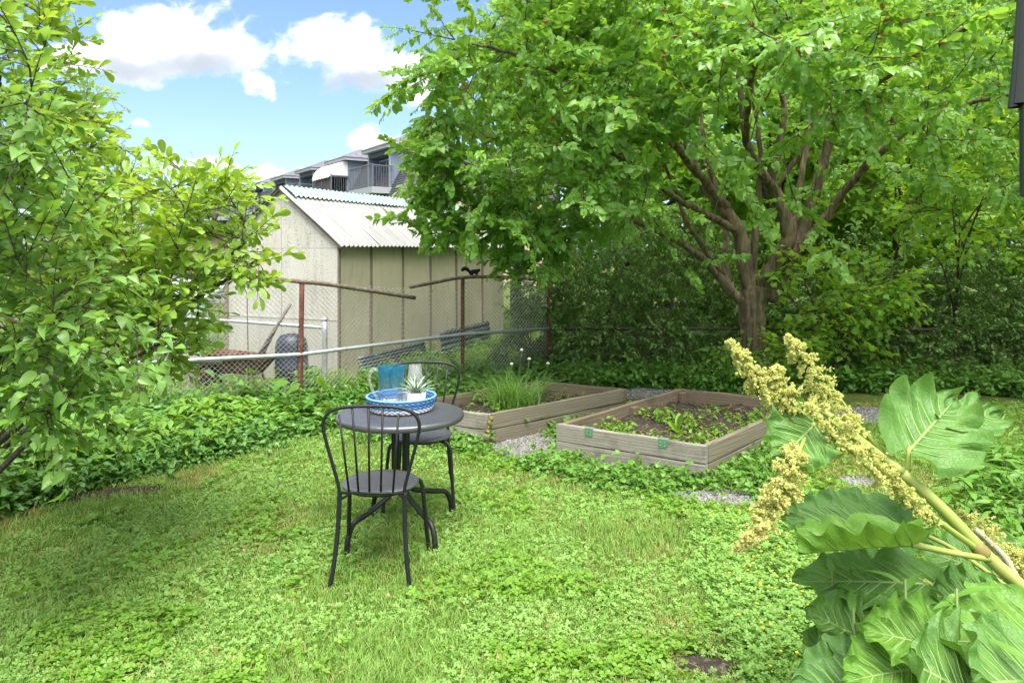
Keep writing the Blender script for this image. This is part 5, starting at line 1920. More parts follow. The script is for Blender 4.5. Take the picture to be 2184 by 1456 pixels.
def herb(n_stems, h, L, Wd, kind, pairs, seed, lean=.35, whorl=False, fold=.2, droop=(5, 45), sz=(.7, 1.1)):
    """upright leafy stems; returns geo + material ids (0 leaf, 1 stem)"""
    r = np.random.default_rng(seed)
    g = Geo()
    ids = []
    for s_ in range(n_stems):
        a_ = r.uniform(0, 6.28)
        hh = h * r.uniform(.6, 1.1)
        b = r.normal(0, .03 + .06 * (n_stems > 3), 2)
        d = np.array([math.cos(a_), math.sin(a_)]) * lean * r.uniform(.2, 1) * hh
        p = [np.array([b[0] + d[0] * t * t, b[1] + d[1] * t * t, hh * t]) for t in (0, .35, .7, 1)]
        n0 = len(g.f)
        g.tube(p, .0022, 3, False)
        ids += [1] * (len(g.f) - n0)
        for k in range(pairs):
            t = (k + .8) / pairs
            c = np.array([b[0] + d[0] * t * t, b[1] + d[1] * t * t, hh * t])
            az0 = k * 1.57 + r.uniform(-.4, .4)
            for e in range(2):
                lv_, lf_ = leaf_vf(L * r.uniform(*sz), Wd * r.uniform(*sz), kind, fold, .3)
                rm = rotm(R(r.normal(0, 18)), R(r.uniform(*droop)) - .5 * t, az0 + e * math.pi)
                n0 = len(g.f)
                g.add(lv_ @ rm.T + c, lf_, (k * .29 + s_ * .17 + e * .07) % 1)
                ids += [0] * (len(g.f) - n0)
    return g, ids


def hsrc(mat, *a, **k):
    g, ids = herb(*a, **k)
    return source(g, [mat, M['greenstem']], True, ids)


def spread_pts(n, x0, x1, y0, y1, keep, r):
    P = np.stack([r.uniform(x0, x1, n), r.uniform(y0, y1, n)], 1)
    return P[keep(P)]


def vnoise(P, s, seed):
    """smooth value noise in the plane, 0..1"""
    r = np.random.default_rng(seed)
    T_ = r.random((64, 64))
    q = P * s + 100
    i = np.floor(q).astype(int)
    f_ = q - i
    f_ = f_ * f_ * (3 - 2 * f_)
    g_ = lambda a, b: T_[a % 64, b % 64]
    a = g_(i[:, 0], i[:, 1]); b = g_(i[:, 0] + 1, i[:, 1]); c = g_(i[:, 0], i[:, 1] + 1); d = g_(i[:, 0] + 1, i[:, 1] + 1)
    return (a * (1 - f_[:, 0]) + b * f_[:, 0]) * (1 - f_[:, 1]) + (c * (1 - f_[:, 0]) + d * f_[:, 0]) * f_[:, 1]


EDGE = [gnd(*p) for p in ((-150, 1170), (0, 1112), (140, 1080), (260, 1036), (430, 1000), (560, 966), (690, 930), (745, 905))]
EX = np.array([p.x for p in EDGE]); EYY = np.array([p.y for p in EDGE])


def border_y(x):
    """Y of the lawn's left-hand edge at x (beyond it: ground cover)"""
    return np.interp(x, EX, EYY, left=EYY[0] - 1.2, right=EYY[-1] + .9)


def fence_y(x):
    return np.interp(x, [p.x for p in LOW], [p.y for p in LOW])


def pts_scatter(name, P, r, sources, smin, smax, label, cat, tilt=.12, z=0.0, idx=None, parent=None, scl=None):
    n = len(P)
    rot = np.stack([r.normal(0, tilt, n), r.normal(0, tilt, n), r.uniform(0, 6.283, n)], 1)
    pos = np.concatenate([P, np.full((n, 1), z) if np.isscalar(z) else np.asarray(z)[:, None]], 1)
    o = scatter(name, pos, rot, r.uniform(smin, smax, n) if scl is None else scl, r.integers(0, len(sources), n) if idx is None else idx, sources, parent)
    if label:
        tag(o, label, cat, kind='stuff')
    return o


GRAVEL = [np.array(p) for p in ((.02, 6.75), (.12, 6.25), (.28, 5.85), (.7, 5.46), (1.1, 5.15), (1.45, 4.87), (1.9, 4.75))]


def grav_d(P):
    d = np.full(len(P), 9.0)
    for a, b in zip(GRAVEL[:-1], GRAVEL[1:]):
        t = np.clip(((P - a) @ (b - a)) / ((b - a) @ (b - a)), 0, 1)
        d = np.minimum(d, np.linalg.norm(P - (a + t[:, None] * (b - a)), axis=1))
    return d


PATCH = [(.12, 6.22, .27, .48), (.64, 5.48, .26, .11), (1.40, 4.86, .30, .15), (3.55, 7.35, .6, .35), (2.47, 5.2, .14, .10), (1.62, 8.5, .35, .3), (1.05, 5.22, .07, .05)]


def bare(P, k=1.0):
    m_ = np.full(len(P), 9.0)
    for x, y, rx, ry in PATCH:
        m_ = np.minimum(m_, np.sqrt(((P[:, 0] - x) / rx) ** 2 + ((P[:, 1] - y) / ry) ** 2))
    return m_ * k


SOILP = [(-2.70, 5.0, .34, .10), (.765, 2.88, .17, .10)]


def soilp(P):
    m_ = np.full(len(P), 9.0)
    for x, y, rx, ry in SOILP:
        m_ = np.minimum(m_, np.sqrt(((P[:, 0] - x) / rx) ** 2 + ((P[:, 1] - y) / ry) ** 2))
    return m_


def lawn_keep(P):
    return (P[:, 1] < border_y(P[:, 0]) + .05) & ~in_beds(P) & (np.abs(P[:, 0]) < P[:, 1] * .76 + .3) & (P[:, 1] < 9.2) & (P[:, 1] < fence_y(P[:, 0]) - .7)


rl = np.random.default_rng(77)
# lawn: density falls with distance (blades grow wider apart than the eye can tell)
def lawn_points(n):
    y = 2.3 * (9.2 / 2.3) ** rl.random(n)
    x = rl.uniform(-.80, .80, n) * (y + .4)
    return np.stack([x, y], 1)


tufts = [source(blade_tuft(12, .037, .022, .0016, 100 + i, .9), M['grass']) for i in range(4)] + \
        [source(blade_tuft(10, .06, .018, .0017, 110 + i, .8), M['grass']) for i in range(3)] + \
        [source(blade_tuft(9, .05, .022, .0014, 120 + i, 1.1), M['drygrass']) for i in range(2)]
P = lawn_points(52000)
b_ = bare(P)
P = P[lawn_keep(P) & (b_ + vnoise(P, 9, 2) * .5 > 1.25) & (soilp(P) + vnoise(P, 9, 7) * .6 > 1.2)]
vn = vnoise(P, 2.1, 5)
vd = vnoise(P, 1.3, 6)
tall = (vn + rl.normal(0, .12, len(P))) > .66
dry = (vd * 1.0 + vnoise(P, 5, 9) * .25 + rl.normal(0, .14, len(P)) + .12 * (P[:, 0] > 1.8)) > 1.03
idx = np.where(dry, 7 + rl.integers(0, 2, len(P)), np.where(tall, 4 + rl.integers(0, 3, len(P)), rl.integers(0, 4, len(P))))
pts_scatter('lawn_grass', P, rl, tufts, .7, 1.25, 'short bright green lawn grass across the yard', 'grass', .15, 0.0, idx)
clo = [source(clover_patch(9, .035, .035, .013, 200 + i), M['clover']) for i in range(4)] + [source(clover_patch(6, .03, .045, .019, 210 + i), M['weed']) for i in range(2)]
P = lawn_points(30000)
vn = vnoise(P, 1.7, 15) * .6 + vnoise(P, 4.3, 16) * .4
P = P[lawn_keep(P) & (vn + rl.normal(0, .08, len(P)) > .44) & (bare(P) + vnoise(P, 9, 2) * .5 > 1.25) & (soilp(P) > 1.05)]
idx = np.where(vnoise(P, 3.1, 18) > .62, 4 + rl.integers(0, 2, len(P)), rl.integers(0, 4, len(P)))
pts_scatter('lawn_clover', P, rl, clo, .55, 1.05, 'low clover patches growing through the lawn', 'clover', .2, 0.0, idx)

# litter: curled dead leaves and thatch
M['litter'] = leafmat('dead leaf', (0.20, 0.13, 0.06), (0.36, 0.26, 0.14), .2, .7, .2)
lt = []
for i in range(3):
    lv_, lf_ = leaf_vf(.035, .018, 'oval', .6, .5, .05)
    lt.append(source(Geo().add(lv_, lf_, .3 * i), M['litter'], True))
lt.append(source(blade_tuft(7, .05, .03, .0012, 133, 2.2), M['drygrass']))
P = lawn_points(2600)
P = P[lawn_keep(P)]
pts_scatter('lawn_litter', P, rl, lt, .5, 1.1, 'dead leaves and straw lying in the lawn', 'litter', .5, .022, np.where(rl.random(len(P)) < .14, rl.integers(0, 3, len(P)), 3))

# dandelion-like rosettes in the lawn
def rosette(n, L, Wd, kind, seed, pit=(-35, -5)):
    r = np.random.default_rng(seed)
    g = Geo()
    for i in range(n):
        lv_, lf_ = leaf_vf(L * r.uniform(.6, 1.1), Wd * r.uniform(.8, 1.1), kind, .2, .35, .02)
        rm = rotm(R(r.normal(0, 12)), R(r.uniform(*pit)), i * 2.4)
        g.add(lv_ @ rm.T, lf_, (i * .31) % 1)
    return g


for (px, py, s, lb) in ((600, 1215, 1.0, 'broad-leaved weed rosette on the lawn left of the near chair'), (430, 1245, .8, 'small weed rosette in the darker lawn at lower left')):
    q = gnd(px, py)
    o = part('lawn_weed', rosette(7, .11 * s, .05 * s, 'oval', int(px)), M['creeper'], None, (q.x, q.y, .02))
    tag(o, lb, 'weed', 'weed rosettes on the lawn')

# bare soil along the border and at the bottom edge
blob_patch('soil_patch', M['mulch'], (-2.70, 5.0), .38, .12, R(28), 1, 'dark mulch strip at the edge of the lawn', 'soil')
blob_patch('soil_patch', M['soil'], (.765, 2.88), .2, .12, 0, 2, 'bare soil patch at the bottom edge of the lawn', 'soil')

# ------------------------------------------------------------------ gravel
M['gravel'] = plain('grey gravel', (0.18, 0.175, 0.165), 0.9, 0, 0.2, 0.3, 40, 0.6, 90, col2=(0.25, 0.245, 0.235), c2scale=50)


def gravel_mat():
    m, t = new_mat('gravel stone')
    oi = t.n('ShaderNodeObjectInfo')
    c = t.mix(oi.outputs['Random'], (0.085, 0.085, 0.08), (0.28, 0.275, 0.265))
    p = t.n('ShaderNodeBsdfPrincipled', ins={'Base Color': c, 'Roughness': 0.85})
    t.n('ShaderNodeOutputMaterial', ins={'Surface': p.outputs[0]})
    return m


M['stone'] = gravel_mat()
for i, (x, y, rx, ry) in enumerate(PATCH):
    blob_patch('gravel_patch', M['gravel'], (x, y), rx * 1.1, ry * 1.1, 0, 60 + i,
               ['grey gravel strip between the two raised beds', 'small gravel patch at the left front of the nearer bed', 'gravel patch at the front corner of the nearer bed',
                'gravel path behind the rhubarb flowers', 'small gravel patch under the rhubarb stalk', 'gravel gap behind the raised beds', 'tiny gravel patch among the weeds at the bed front'][i], 'gravel')
stones = []
for i in range(4):
    g = Geo().lathe([(.2, -.5), (.8, -.3), (1, .0), (.7, .4), (.25, .5)], 7)
    g.v[0] = (g.v[0] + rl.normal(0, .12, g.v[0].shape)) * .009
    stones.append(source(g, M['stone']))
SP = []
for (x, y, rx, ry) in PATCH:
    n = int(9000 * rx * ry * 3.14 / (1 + max(0, y - 6) * .35))
    q = rl.uniform(-1.1, 1.1, (n, 2))
    q = q[(q ** 2).sum(1) < 1.15]
    SP.append(q * [rx, ry] + [x, y])
SP = np.concatenate(SP)
SP = SP[~in_beds(SP, .01)]
pts_scatter('gravel', SP, rl, stones, .6, 1.7, 'loose grey gravel stones around the raised beds', 'gravel', 1.2, .014)

# ------------------------------------------------------------------ ground cover along the left fence
cov = [hsrc(M['cover'], 4, .26, .085, .042, 'lance', 4, 300 + i, .5) for i in range(3)] + [hsrc(M['cover'], 4, .22, .07, .05, 'heart', 3, 310 + i, .6) for i in range(2)] + \
      [hsrc(M['weed'], 3, .32, .10, .045, 'lance', 4, 320 + i, .4) for i in range(1)] + [hsrc(M['cover'], 5, .14, .06, .045, 'heart', 2, 330 + i, .8) for i in range(2)]
rc = np.random.default_rng(88)
P = spread_pts(9000, -7.2, -.9, 3.0, 9.2, lambda P: (P[:, 1] > border_y(P[:, 0]) + .10) & (P[:, 1] < fence_y(P[:, 0]) + .15) & (P[:, 0] > -P[:, 1] * .78 - .4) & ~in_beds(P, .02)
               & (np.hypot(P[:, 0] + .6, P[:, 1] - 4.76) > .6) & (P[:, 0] < -1.0 + (P[:, 1] - 7) * .5) & (soilp(P) > 1.0), rc)
dd = P[:, 1] - border_y(P[:, 0])
P = P[rc.random(len(P)) < np.clip(.55 + dd, .3, 1)]
dd = P[:, 1] - border_y(P[:, 0])
idx = np.where(dd < .25, 6 + rc.integers(0, 2, len(P)), np.where(vnoise(P, 1.5, 4) > .5, rc.integers(0, 3, len(P)), 3 + rc.integers(0, 3, len(P))))
pts_scatter('ground_cover', P, rc, cov, .7, 1.15, 'dense leafy ground cover between the lawn and the left fence', 'ground cover', .12, 0.0, idx,
            scl=rc.uniform(.65, 1.0, len(P)) * np.clip(.75 + dd * .22, .7, 1.15))
# taller mixed weeds at the foot of the left fence
tw_ = [hsrc(M['weed'], 5, .50, .085, .028, 'lance', 8, 380 + i, .35) for i in range(2)] + [hsrc(M['cover'], 4, .42, .10, .075, 'heart', 5, 384 + i, .4) for i in range(2)] + \
      [source(blade_tuft(30, .48, .05, .0028, 388, .6), M['chive'])]
P = spread_pts(900, -6.5, -.6, 5.2, 9.0, lambda P: (P[:, 1] > fence_y(P[:, 0]) - .55 * vnoise(P, 1.6, 35)) & (P[:, 1] < fence_y(P[:, 0]) + .45) & (vnoise(P, 1.3, 36) > .42), rc)
P = P[rc.random(len(P)) < .62]
pts_scatter('fence_weeds', P, rc, tw_, .6, 1.1, 'taller mixed weeds standing along the foot of the left fence', 'weeds', .14)
# greenery along the back fence, behind the beds
P = spread_pts(5200, -1.2, 8.5, 6.8, 10.4, lambda P: (P[:, 1] > fence_y(P[:, 0]) - 1.15 + .35 * vnoise(P, 1.2, 31)) & (P[:, 1] < fence_y(P[:, 0]) + .7) & ~in_beds(P, .03)
               & (np.hypot(P[:, 0] - tb.x, P[:, 1] - tb.y) > .3) & (bare(P) > 1.05), rc)
bk = [hsrc(M['cover'], 4, .24, .08, .06, 'heart', 3, 340 + i, .6) for i in range(3)] + [hsrc(M['creeper'], 5, .2, .06, .045, 'heart', 3, 350 + i, .7) for i in range(2)] + [hsrc(M['vine'], 4, .38, .075, .035, 'lance', 5, 360, .4)]
pts_scatter('back_undergrowth', P, rc, bk, .6, 1.2, 'leafy undergrowth along the back fence behind the raised beds', 'undergrowth', .15)
# weeds beyond the fence in the neighbouring plot
P = spread_pts(3800, -9, .2, 6.8, 13.5, lambda P: (P[:, 1] > fence_y(P[:, 0]) + .12) & ~((((P - np.array([SC0.x, SC0.y])) @ np.array([su.x, su.y])) > -.05)
               & (((P - np.array([SC0.x, SC0.y])) @ np.array([-su.y, su.x])) > -.05) & (((P - np.array([SC0.x, SC0.y])) @ np.array([-su.y, su.x])) < SHED_W + .1)) & (vnoise(P, 1.1, 44) > .32), rc)
ng_ = [hsrc(M['weed'], 4, .28, .075, .03, 'lance', 5, 370 + i, .4) for i in range(3)] + [source(blade_tuft(26, .28, .05, .003, 380 + i, .7), M['grass']) for i in range(3)]
pts_scatter('neighbour_weeds', P, rc, ng_, .6, 1.15, 'tall weeds and grass beyond the fence around the shed', 'weeds', .12)
# sunlit grass far beyond the back fence
P = spread_pts(5000, 0, 14, 11.0, 18, lambda P: P[:, 1] > 10.9, rc)
pts_scatter('far_grass', P, rc, [source(blade_tuft(22, .2, .09, .006, 390 + i, .8), M['grass']) for i in range(3)], .8, 1.5, 'sunlit grass beyond the back fence', 'grass')

# creeping weeds at the foot of the beds
cre = [hsrc(M['creeper'], 6, .07, .034, .034, 'heart', 2, 400 + i, 1.2, sz=(.6, 1.1)) for i in range(4)]
q2 = bedquads[0]


def near_bed(P, q, w0, w1):
    uv = bed_uv(P, q)
    lb_, lc_ = np.linalg.norm(q[1]), np.linalg.norm(q[2])
    ox = np.maximum(np.maximum(-uv[:, 0], uv[:, 0] - 1), 0) * lb_
    oy = np.maximum(np.maximum(-uv[:, 1], uv[:, 1] - 1), 0) * lc_
    return np.hypot(ox, oy), uv


def cre_keep(P):
    d2, uv2 = near_bed(P, bedquads[0], 0, 0)
    d1, uv1 = near_bed(P, bedquads[1], 0, 0)
    n_ = vnoise(P, 4, 51) * .22
    k = ((d2 < .30 + n_) & (uv2[:, 1] < .6)) | ((d1 < .16 + n_) & (uv1[:, 1] < .9))
    return k & ~in_beds(P, .0) & (bare(P) + vnoise(P, 8, 3) * .5 > 1.5)


P = spread_pts(16000, -1.4, 3.2, 4.6, 8.5, cre_keep, rc)
P = P[rc.random(len(P)) < .65]
pts_scatter('creeping_weeds', P, rc, cre, .7, 1.25, 'creeping green weeds along the foot of the raised beds', 'weeds', .25)
# weeds on the bed soil
bw = [hsrc(M['weed'], 5, .07, .05, .035, 'oval', 2, 420 + i, 1.3) for i in range(3)] + [source(blade_tuft(8, .08, .03, .0016, 430, 1.3), M['drygrass'])]
P = spread_pts(1450, -1.2, 3.0, 4.9, 8.6, lambda P: in_beds(P, -.09), rc)
uv = bed_uv(P, bedquads[0])
u1_ = bed_uv(P, bedquads[1])
k2 = (uv[:, 0] > 0) & (uv[:, 0] < 1) & (uv[:, 1] > 0) & (uv[:, 1] < 1)
pw = np.where(k2, np.clip(1.15 - uv[:, 1] * 1.0 + (uv[:, 0] - .4) * .5, .12, 1) * (vnoise(P, 6, 61) > .36), .22)
P = P[rc.random(len(P)) < pw]
idx = np.where(rc.random(len(P)) < .82, rc.integers(0, 3, len(P)), 3)
pts_scatter('bed_weeds', P, rc, bw, .5, 1.05, 'scattered leafy weeds on the soil of the raised beds', 'weeds', .3, .155, idx)
# soil crumbs
P = spread_pts(5000, -1.2, 3.0, 4.9, 8.6, lambda P: in_beds(P, -.06), rc)
g = Geo().lathe([(.2, -.5), (.8, -.3), (1, .0), (.7, .4), (.25, .5)], 6)
g.v[0] = (g.v[0] + rl.normal(0, .15, g.v[0].shape)) * .008
g2 = Geo().tube([(-.03, 0, 0), (0, .004, .004), (.035, -.002, .002)], .0016, 4)
pts_scatter('soil_crumbs', P, rc, [source(g, M['soil']), source(g, M['mulch']), source(g2, M['drygrass'])], .5, 1.8, 'crumbs of soil and straw on the raised beds', 'soil', .6, .165)

# big grass clump in the rear bed, with a few seed heads
cg = bedquads[1][0] + bedquads[1][1] * .52 + bedquads[1][2] * .47
clump = thing('grass_clump', 'big arching grass clump growing in the rear raised bed', 'grass clump', (cg[0], cg[1], .15))
for i in range(4):
    g = blade_tuft(110, .40, .10, .0034, 500 + i, 1.7)
    o = part('blades', g, M['chive'], clump, (rc.uniform(-.1, .1), rc.uniform(-.24, .24), 0)); o['kind'] = 'stuff'
M['umbel'] = plain('pale seed head', (0.62, 0.60, 0.48), 0.8)
for (ox, oy, hh) in ((.05, .25, .52), (.12, .05, .46), (-.05, .12, .40), (.32, .42, .36)):
    st = part('flower_stalk', Geo().tube(smooth_path([(ox * .6, oy * .8, 0), (ox * .9, oy, hh * .5), (ox + .02, oy, hh)], 4), .0025, 5), M['greenstem'], clump)
    part('seed_head', Geo().lathe([(.003, 0), (.014, .006), (.018, .014), (.012, .024), (.003, .028)], 10, (ox + .02, oy, hh)), M['umbel'], st)
# upright lettuce-like weed in the near bed
lw_ = bedquads[0][0] + bedquads[0][1] * .55 + bedquads[0][2] * .33
o = thing('bed_weed', 'upright bright green weed in the middle of the nearer raised bed', 'weed', (lw_[0], lw_[1], .15))
for i in range(6):
    lv_, lf_ = leaf_vf(.19 - .012 * i, .055, 'obovate', .25, .15, .02)
    rm = rotm(0, R(-80 + 9 * i), i * 2.4 - 1.2)
    part('leaf', Geo().add(lv_ @ rm.T, lf_, .6), M['weed'], o)
# red-leaved creeper on the rear bed's corner
M['redleaf'] = leafmat('reddish creeper leaf', (0.12, 0.11, 0.03), (0.19, 0.06, 0.035), .3)
rcq = bedquads[1][0] + bedquads[1][1]
o = thing('red_creeper', 'small red and green creeper on the corner of the rear bed', 'creeper', (rcq[0], rcq[1], 0))
for i in range(26):
    lv_, lf_ = leaf_vf(.032, .028, 'heart', .2, .3)
    rm = rotm(R(rc.normal(0, 30)), R(rc.uniform(20, 80)), R(rc.uniform(-150, -30)))
    part('leaf', Geo().add(lv_ @ rm.T, lf_, rc.random()), M['redleaf'] if i % 3 else M['creeper'], o, (rc.normal(0, .018) + .0, rc.normal(0, .012) - .025, .05 + .22 * i / 26))
part('stem', Geo().tube([(0, -.02, 0), (.004, -.018, .14), (-.003, -.018, .28)], .003, 5), M['twig'], o)

# named clumps by the fence
for (px, py, h, lb) in ((445, 905, .42, 'tuft of tall grass at the fence under the shrub'), (1660, 1040, .2, 'grass tuft by the gravel at the bed corner')):
    q = gnd(px, py)
    o = part('grass_tuft', blade_tuft(60, h, .05, .004, int(px), .7), M['chive'], None, (q.x, q.y, 0))
    tag(o, lb, 'grass', 'grass tufts')
q = gnd(635, 905)
o = thing('lobed_weed', 'large weed with broad lobed leaves at the rusty fence post', 'weed', (q.x, q.y, 0))
for i in range(26):
    lv_, lf_ = leaf_vf(.17, .17, 'maple', .2, .35)
    a_ = rc.uniform(0, 6.28); d_ = .34 * math.sqrt(rc.random()); zz = .12 + .34 * rc.random()
    rm = rotm(R(rc.normal(0, 14)), R(rc.uniform(5, 40)), rc.uniform(0, 6.28))
    c = np.array([d_ * math.cos(a_), d_ * math.sin(a_) * .6, zz])
    lf_o = part('leaf', Geo().add(lv_ @ rm.T + c, lf_, rc.random()), M['creeper'], o)
    part('stalk', Geo().tube([(c[0] * .2, c[1] * .2, 0), (c[0] * .7, c[1] * .7, zz * .7), tuple(c)], .003, 4), M['greenstem'], lf_o)

# ------------------------------------------------------------------ rhubarb in the right foreground
def rhubarb_mat(name, c1, c2, vein):
    m, t = new_mat(name)
    uv = t.n('ShaderNodeUVMap', uv_map='leafuv')
    sx, sy, _ = t.n('ShaderNodeSeparateXYZ', ins={0: uv.outputs[0]}).outputs
    au = t.m('ABSOLUTE', sx)
    tc_ = t.n('ShaderNodeTexCoord')
    oi = t.n('ShaderNodeObjectInfo')
    wob = t.m('MULTIPLY', t.m('SUBTRACT', t.noise(tc_.outputs['Object'], 9, 3), .5), .14)
    ph = t.m('FRACT', t.m('MULTIPLY', t.m('ADD', t.m('SUBTRACT', sy, t.m('MULTIPLY', au, .28)), wob), 6.0))
    side = t.m('ABSOLUTE', t.m('SUBTRACT', ph, .5))
    lat = t.m('MULTIPLY', t.m('SUBTRACT', 1.0, t.ss(side, .0, .075)), t.m('SUBTRACT', 1.0, t.ss(au, .45, .95)))
    mid = t.m('SUBTRACT', 1.0, t.ss(au, .015, .05))
    v = t.m('MAXIMUM', t.m('MULTIPLY', lat, .7), mid)
    n = t.noise(tc_.outputs['Object'], 14, 5, .6)
    c = t.mix(t.ss(n, .3, .7), c1, c2)
    vor = t.n('ShaderNodeTexVoronoi', feature='DISTANCE_TO_EDGE')
    t.set(vor.inputs['Vector'], tc_.outputs['Object'])
    vor.inputs['Scale'].default_value = 75.0
    net = t.ss(vor.outputs['Distance'], 0.0, .12)
    c = t.mix(t.m('MULTIPLY', t.m('SUBTRACT', 1.0, net), .10), c, vein)
    c = t.mix(t.m('MULTIPLY', v, .8), c, vein)
    sp = t.noise(tc_.outputs['Object'], 23, 3, .5)
    c = t.mix(t.m('MULTIPLY', t.ss(sp, .70, .76), .5), c, (0.24, 0.2, 0.07))
    hgt = t.m('SUBTRACT', t.m('ADD', t.m('MULTIPLY', net, .10), t.m('MULTIPLY', t.ss(side, 0, .5), .9)), t.m('MULTIPLY', v, .6))
    b = t.n('ShaderNodeBump', ins={'Strength': .8, 'Distance': .008, 'Height': hgt})
    p = t.n('ShaderNodeBsdfPrincipled', ins={'Base Color': c, 'Roughness': .42})
    p.inputs['Specular IOR Level'].default_value = .32
    t.set(p.inputs['Normal'], b.outputs[0])
    tr = t.n('ShaderNodeBsdfTranslucent', ins={'Color': t.mix(.5, c, (0.30, 0.48, 0.04))})
    mx = t.n('ShaderNodeMixShader', ins={0: .28, 1: p.outputs[0], 2: tr.outputs[0]})
    t.n('ShaderNodeOutputMaterial', ins={'Surface': mx.outputs[0]})
    return m


M['rhu'] = rhubarb_mat('rhubarb leaf', (0.07, 0.185, 0.032), (0.115, 0.255, 0.05), (0.27, 0.40, 0.14))
M['rhu_dark'] = rhubarb_mat('old rhubarb leaf', (0.062, 0.165, 0.036), (0.10, 0.225, 0.052), (0.21, 0.34, 0.12))
M['rhu_light'] = rhubarb_mat('young rhubarb leaf', (0.09, 0.225, 0.024), (0.14, 0.30, 0.04), (0.27, 0.42, 0.12))
M['stalk'] = plain('rhubarb stalk', (0.26, 0.33, 0.07), .45, 0, .45, .15, 8, col2=(0.34, 0.36, 0.12), c2scale=5)
M['node'] = plain('red stalk node', (0.20, 0.165, 0.055), .6, 0, .3, .3, 20)
M['drystalk'] = plain('dry pale stalk', (0.36, 0.33, 0.24), .7, 0, .3, .15, 9)
M['vein'] = plain('pale leaf vein', (0.20, 0.32, 0.09), .5, 0, .35, .15, 10)
RHB = Vector((1.72, 2.05, 0))
rhub = thing('rhubarb_plant', 'flowering rhubarb with ruffled leaves and cream seed plumes, bottom right', 'rhubarb plant', RHB)


def big_leaf(base, tip, normal, width, mat, ruffle=.05, cup=.12, arch=.08, seed=0, waves=5.0, curl=0.0, petiole=None, pr=.007):
    """ruffled leaf: blade from base to tip (world), facing normal"""
    r = np.random.default_rng(seed)
    base, tip = np.array(tuple(base)), np.array(tuple(tip))
    ax = tip - base
    L = np.linalg.norm(ax)
    ax /= L
    nz = np.array(tuple(normal), float)
    nz -= ax * nz.dot(ax)
    nz /= np.linalg.norm(nz)
    sy_ = np.cross(nz, ax)
    nr, nc = 44, 41
    P = np.zeros((nr, nc, 3))
    UV = np.zeros((nr, nc, 2))
    ph = r.uniform(0, 6.28, 4)
    for i in range(nr):
        s = i / (nr - 1)
        w = np.interp(s, [0, .05, .16, .34, .55, .75, .9, 1], [.22, .62, .92, 1.0, .88, .62, .34, .03]) * width * .5
        for j in range(nc):
            u = (j / (nc - 1)) * 2 - 1
            e = abs(u)
            sgn = 1 if u > 0 else -1
            back = -(e ** 1.5) * .17 * L * max(0, 1 - s / .25)
            fwd = e * .10 * L * math.sin(math.pi * min(1, s * 1.1)) * .6
            edge = e ** 2.2
            ruf = ruffle * width * edge * (math.sin(2 * math.pi * waves * s + ph[0] + sgn * 1.1) + .35 * math.sin(2 * math.pi * waves * 2.0 * s + ph[1] * sgn))
            puck = .018 * width * math.sin(6 * 2 * math.pi * (s - e * .28)) * min(1, e * 4) * (1 - e)
            h = cup * width * (e ** 1.6) + ruf + puck - arch * L * (s * s) + curl * L * s ** 3
            ww = w * (1 - .10 * edge * math.sin(2 * math.pi * waves * 1.0 * s + ph[2] + sgn))
            P[i, j] = base + ax * (s * L + back + fwd) + sy_ * (u * ww) + nz * h
            UV[i, j] = (u, s)
    g = Geo().grid(P - np.array(RHB))
    me = g.mesh('leaf', mat)
    uvl = me.uv_layers.new(name='leafuv')
    vi = np.zeros(len(me.loops), np.int32)
    me.loops.foreach_get('vertex_index', vi)
    uvl.data.foreach_set('uv', UV.reshape(-1, 2)[vi].astype(np.float32).ravel())
    o = link('leaf', me, rhub)
    mid = [P[i, nc // 2] - np.array(RHB) - nz * .002 for i in range(0, nr, 3)]
    gv = Geo().tube(mid, np.linspace(pr * .8, pr * .12, len(mid)), 6)
    mc = nc // 2
    for q in range(7):
        s0 = .03 + .105 * q
        for sg in (-1, 1):
            path = []
            for e in np.linspace(0, .86 - .05 * q, 8):
                ii = min(nr - 1.001, max(0, (s0 + .26 * e) * (nr - 1)))
                jj = min(nc - 1.001, max(0, mc + sg * e * mc))
                a_, b_ = int(ii), int(jj)
                fa, fb = ii - a_, jj - b_
                pt_ = (P[a_, b_] * (1 - fa) + P[a_ + 1, b_] * fa) * (1 - fb) + (P[a_, b_ + 1] * (1 - fa) + P[a_ + 1, b_ + 1] * fa) * fb
                path.append(pt_ - np.array(RHB))
            gv.tube(path, np.linspace(pr * .36, pr * .08, 8), 5, False)
    part('veins', gv, M['vein'], o)
    if petiole is not None:
        pts = [np.array(tuple(q)) for q in petiole] + [P[0, nc // 2], P[2, nc // 2]]
        part('petiole', Geo().tube(smooth_path([q - np.array(RHB) for q in pts], 4), pr, 8), M['stalk'], o)
    return o


def A_(px, py, y):
    return at(px, py, y)


# main flower stalk and side stalks
def stem(pxs, r0, r1, mat, name='flower_stalk'):
    P = smooth_path([A_(*p) for p in pxs], 5) - np.array(RHB)
    return part(name, Geo().tube(P, np.linspace(r0, r1, len(P)), 12), mat, rhub)


